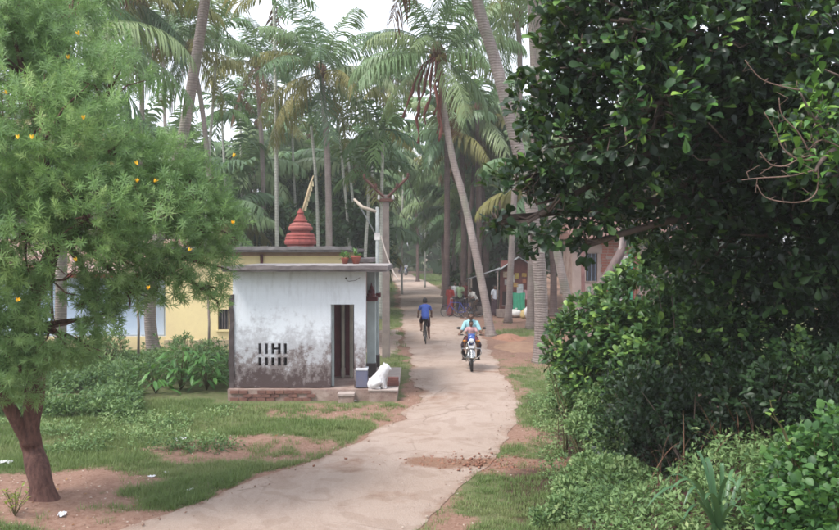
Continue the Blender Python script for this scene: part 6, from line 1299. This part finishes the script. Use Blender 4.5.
Jb = dict(pelvis=(0, -.24, .98), chest=(0, -.08, 1.29), neck=(0, -.02, 1.44), head=(0, .03, 1.555), lsh=(-.155, -.06, 1.35), rsh=(.155, -.06, 1.35), lel=(-.25, .0, 1.15), rel=(.25, .0, 1.15), lwr=(-.25, .13, 1.03), rwr=(.25, .13, 1.03),
          lhip=(-.09, -.2, .95), rhip=(.09, -.2, .95), lkn=(-.14, .14, .78), rkn=(.13, .05, .58), lan=(-.13, -.05, .50), ran=(.15, -.06, .21), ltoe=(-.15, .08, .45), rtoe=(.17, .08, .15))
person('boy in a blue shirt and dark shorts riding a bicycle away from the camera', Jb, m_cloth('royal_blue_shirt', (0.055, 0.10, 0.36)), m_cloth('dark_shorts', (0.05, 0.02, 0.03)), bl_, math.radians(2), sleeve=.5, leg=.4, voxel=.009)
# people at the stall
def gl(px, py): v = gp(px, py); v.z = hz(v.x, v.y) ; return v
GP = 'people standing by the stall'
person('woman in a long red dress at the left end of the group by the bicycles', pose_stand(lwr=(-.16, .22, 1.0), rwr=(.18, .20, 1.02)), m_cloth('red_blouse', (0.36, 0.06, 0.055)), m_cloth('red_skirt', (0.38, 0.07, 0.06)), gl(450, 316), math.radians(150), sleeve=.8, skirt=True, parent_group=GP, longhair=True, voxel=.018, hands=False)
person('man in a white shirt standing just behind the woman in red', pose_stand(), m_cloth('white_shirt', (0.68, 0.66, 0.68)), m_cloth('grey_trousers', (0.10, 0.08, 0.10)), gl(455, 311), math.radians(200), parent_group=GP, voxel=.018, hands=False)
person('person in a pale green shirt standing between the white shirted man and the bicycles', pose_stand(lel=(-.25, .05, 1.12), lwr=(-.1, .22, 1.1)), m_cloth('pale_green_shirt', (0.38, 0.50, 0.30)), DKT, gl(460, 312), math.radians(170), parent_group=GP, voxel=.018, hands=False)
person('man in a dark red shirt standing in shade behind the two bicycles', pose_stand(), m_cloth('dark_red_shirt', (0.16, 0.045, 0.045)), DKT, gl(466, 311), math.radians(190), parent_group=GP, voxel=.018, hands=False)
person('man in a white shirt leaning forward over a bicycle at the right of the group', pose_stand(pelvis=(0, -.12, .90), chest=(0, .08, 1.17), neck=(0, .16, 1.32), head=(0, .22, 1.43), lsh=(-.17, .1, 1.27), rsh=(.17, .1, 1.27), lel=(-.25, .2, 1.05), rel=(.27, .2, 1.03), lwr=(-.22, .38, .98), rwr=(.25, .38, .96), lhip=(-.09, -.1, .88), rhip=(.09, -.1, .88)), m_cloth('cream_white_shirt', (0.70, 0.66, 0.62)), m_cloth('brown_trousers', (0.14, 0.09, 0.07)), gl(474, 316), math.radians(120), parent_group=GP, voxel=.018, hands=False)
person('man in a white shirt beside the stall, just right of the leaning palm', pose_stand(lwr=(-.12, .2, 1.02)), m_cloth('bluish_white_shirt', (0.62, 0.64, 0.70)), m_cloth('dark_lungi', (0.08, 0.05, 0.06)), gl(494, 315.5), math.radians(235), skirt=True, parent_group=GP, voxel=.018, hands=False)
bicycle('blue bicycle parked sideways at the left of the group near the woman in red', gl(456, 317.5), math.radians(72), m_plain('blue_bicycle_paint', (0.08, 0.10, 0.40), None, 5, .4), 'bicycles by the stall', .06)
bicycle('dark bicycle parked sideways under the leaning man in the white shirt', gl(468, 317), math.radians(98), BBK, 'bicycles by the stall', -.05)
# far riders
for (px, py, lab, h_) in ((401, 274.5, 'distant motorcycle parked left of the other at the far bend of the road', 200), (406, 275.5, 'distant motorcycle with a white shirted rider at the far bend of the road', 170)):
    c_ = copy_tree(moto); c_.location = gp(px, py); c_.rotation_euler.z = math.radians(h_); c_['label'] = lab; c_['group'] = 'motorcycles at the far bend'
fr = gp(406, 275.5); person('far away rider in a white shirt on a motorcycle at the bend of the road', pose_moto(), bpy.data.materials['white_shirt'], DKT, fr, math.radians(170), voxel=.03, face=False, hands=False)
fr = gp(401, 274.5); person('far away dark clothed rider on the left motorcycle at the bend of the road', pose_moto(), DKT, DKT, fr, math.radians(200), voxel=.03, face=False, hands=False)
o = bx('low_wall', (-2, -.15, -.1), (2, .15, .4), M_PLIN, None, .02); o.location = (gp(422, 274).x, gp(422, 274).y, 0); tag(o, 'low brown wall across the verge at the far bend of the road', 'wall')
# white seated animal statue on the porch
stz = .285; sv = at(376, 388, 19.5); sv.z = stz; AS = thing('animal_statue', 'white painted seated dog-like statue on the porch edge of the shrine, facing the road', 'statue', sv)
k_ = .0145
def q3(px, py, y=0): return ((px - 378) * k_, y, (391 - py) * k_)
B = [(q3(374, 385), q3(381, 378), .15, .16, 0), (q3(381, 378), q3(388, 368), .16, .13, 0), (q3(388, 368), q3(392, 361), .135, .12, 0), (q3(391, 361), q3(393, 359), .125, .11, 0), (q3(393, 359), q3(399, 360.5), .085, .055, 0)]
for s_ in (-1, 1): B += [(q3(388, 370, s_ * .08), q3(390, 380, s_ * .09), .06, .045, 0), (q3(390, 380, s_ * .09), q3(390.5, 389, s_ * .09), .045, .04, 0), (q3(390.5, 389.5, s_ * .09), q3(393.5, 389.8, s_ * .09), .035, .03, 0), (q3(376, 384, s_ * .11), q3(383, 381, s_ * .13), .10, .065, 0), (q3(383, 381, s_ * .13), q3(379, 388.5, s_ * .13), .05, .04, 0), (q3(379, 389, s_ * .13), q3(384, 389.6, s_ * .13), .038, .032, 0), (q3(391.5, 355, s_ * .06), q3(390.5, 350.5, s_ * .075), .035, .012, 0)]
B += [(q3(371, 387), q3(367, 382), .035, .028, 0), (q3(367, 382), q3(368, 376), .028, .02, 0)]
M_STAT = m_plain('chipped_white_statue_paint', (0.68, 0.69, 0.72), (0.45, 0.42, 0.42), 7, .7); fuse('body', B, .014, [M_STAT], AS, 2)
for s_ in (-1, 1): mb = MB(); p = q3(396.2, 357.2, s_ * .06); mb.ball(p, .014, 8, 5); mb.build('eye', PUP, AS, True)
mb = MB(); mb.ball(q3(400.9, 360, 0), (.018, .03, .02), 8, 5); mb.build('nose', PUP, AS, True)
mb = MB(); mb.box((-.14, -.09, 0), (.14, .09, .11)); mb.box((-.12, -.08, .112), (.13, .08, .2)); o = mb.build('brick_block', m_plain('dark_brick_block', (0.17, 0.07, 0.06), (0.11, 0.05, 0.045), 6), None); v = at(393, 384, 19.8); o.location = (v.x, 19.85, .285); bevel(o, .01); tag(o, 'pair of stacked dark bricks at the porch corner beside the white statue', 'bricks')

# ------------------------------------------------------------------ haze
hm = bpy.data.materials.new('thin_damp_haze'); hm.use_nodes = True; nt = hm.node_tree; [nt.nodes.remove(n) for n in list(nt.nodes) if n.type != 'OUTPUT_MATERIAL']; pv = nt.nodes.new('ShaderNodeVolumePrincipled'); pv.inputs['Color'].default_value = (0.93, 0.93, 0.97, 1); pv.inputs['Density'].default_value = HAZE_DENSITY; pv.inputs['Anisotropy'].default_value = 0.2
nt.links.new(pv.outputs[0], nt.nodes['Material Output'].inputs['Volume'])
mb = MB(); mb.box((-1200, -500, -1.0), (1200, 1600, 34)); hz_o = mb.build('haze', hm); tag(hz_o, 'thin pale haze hanging in the palm grove', kind='stuff')
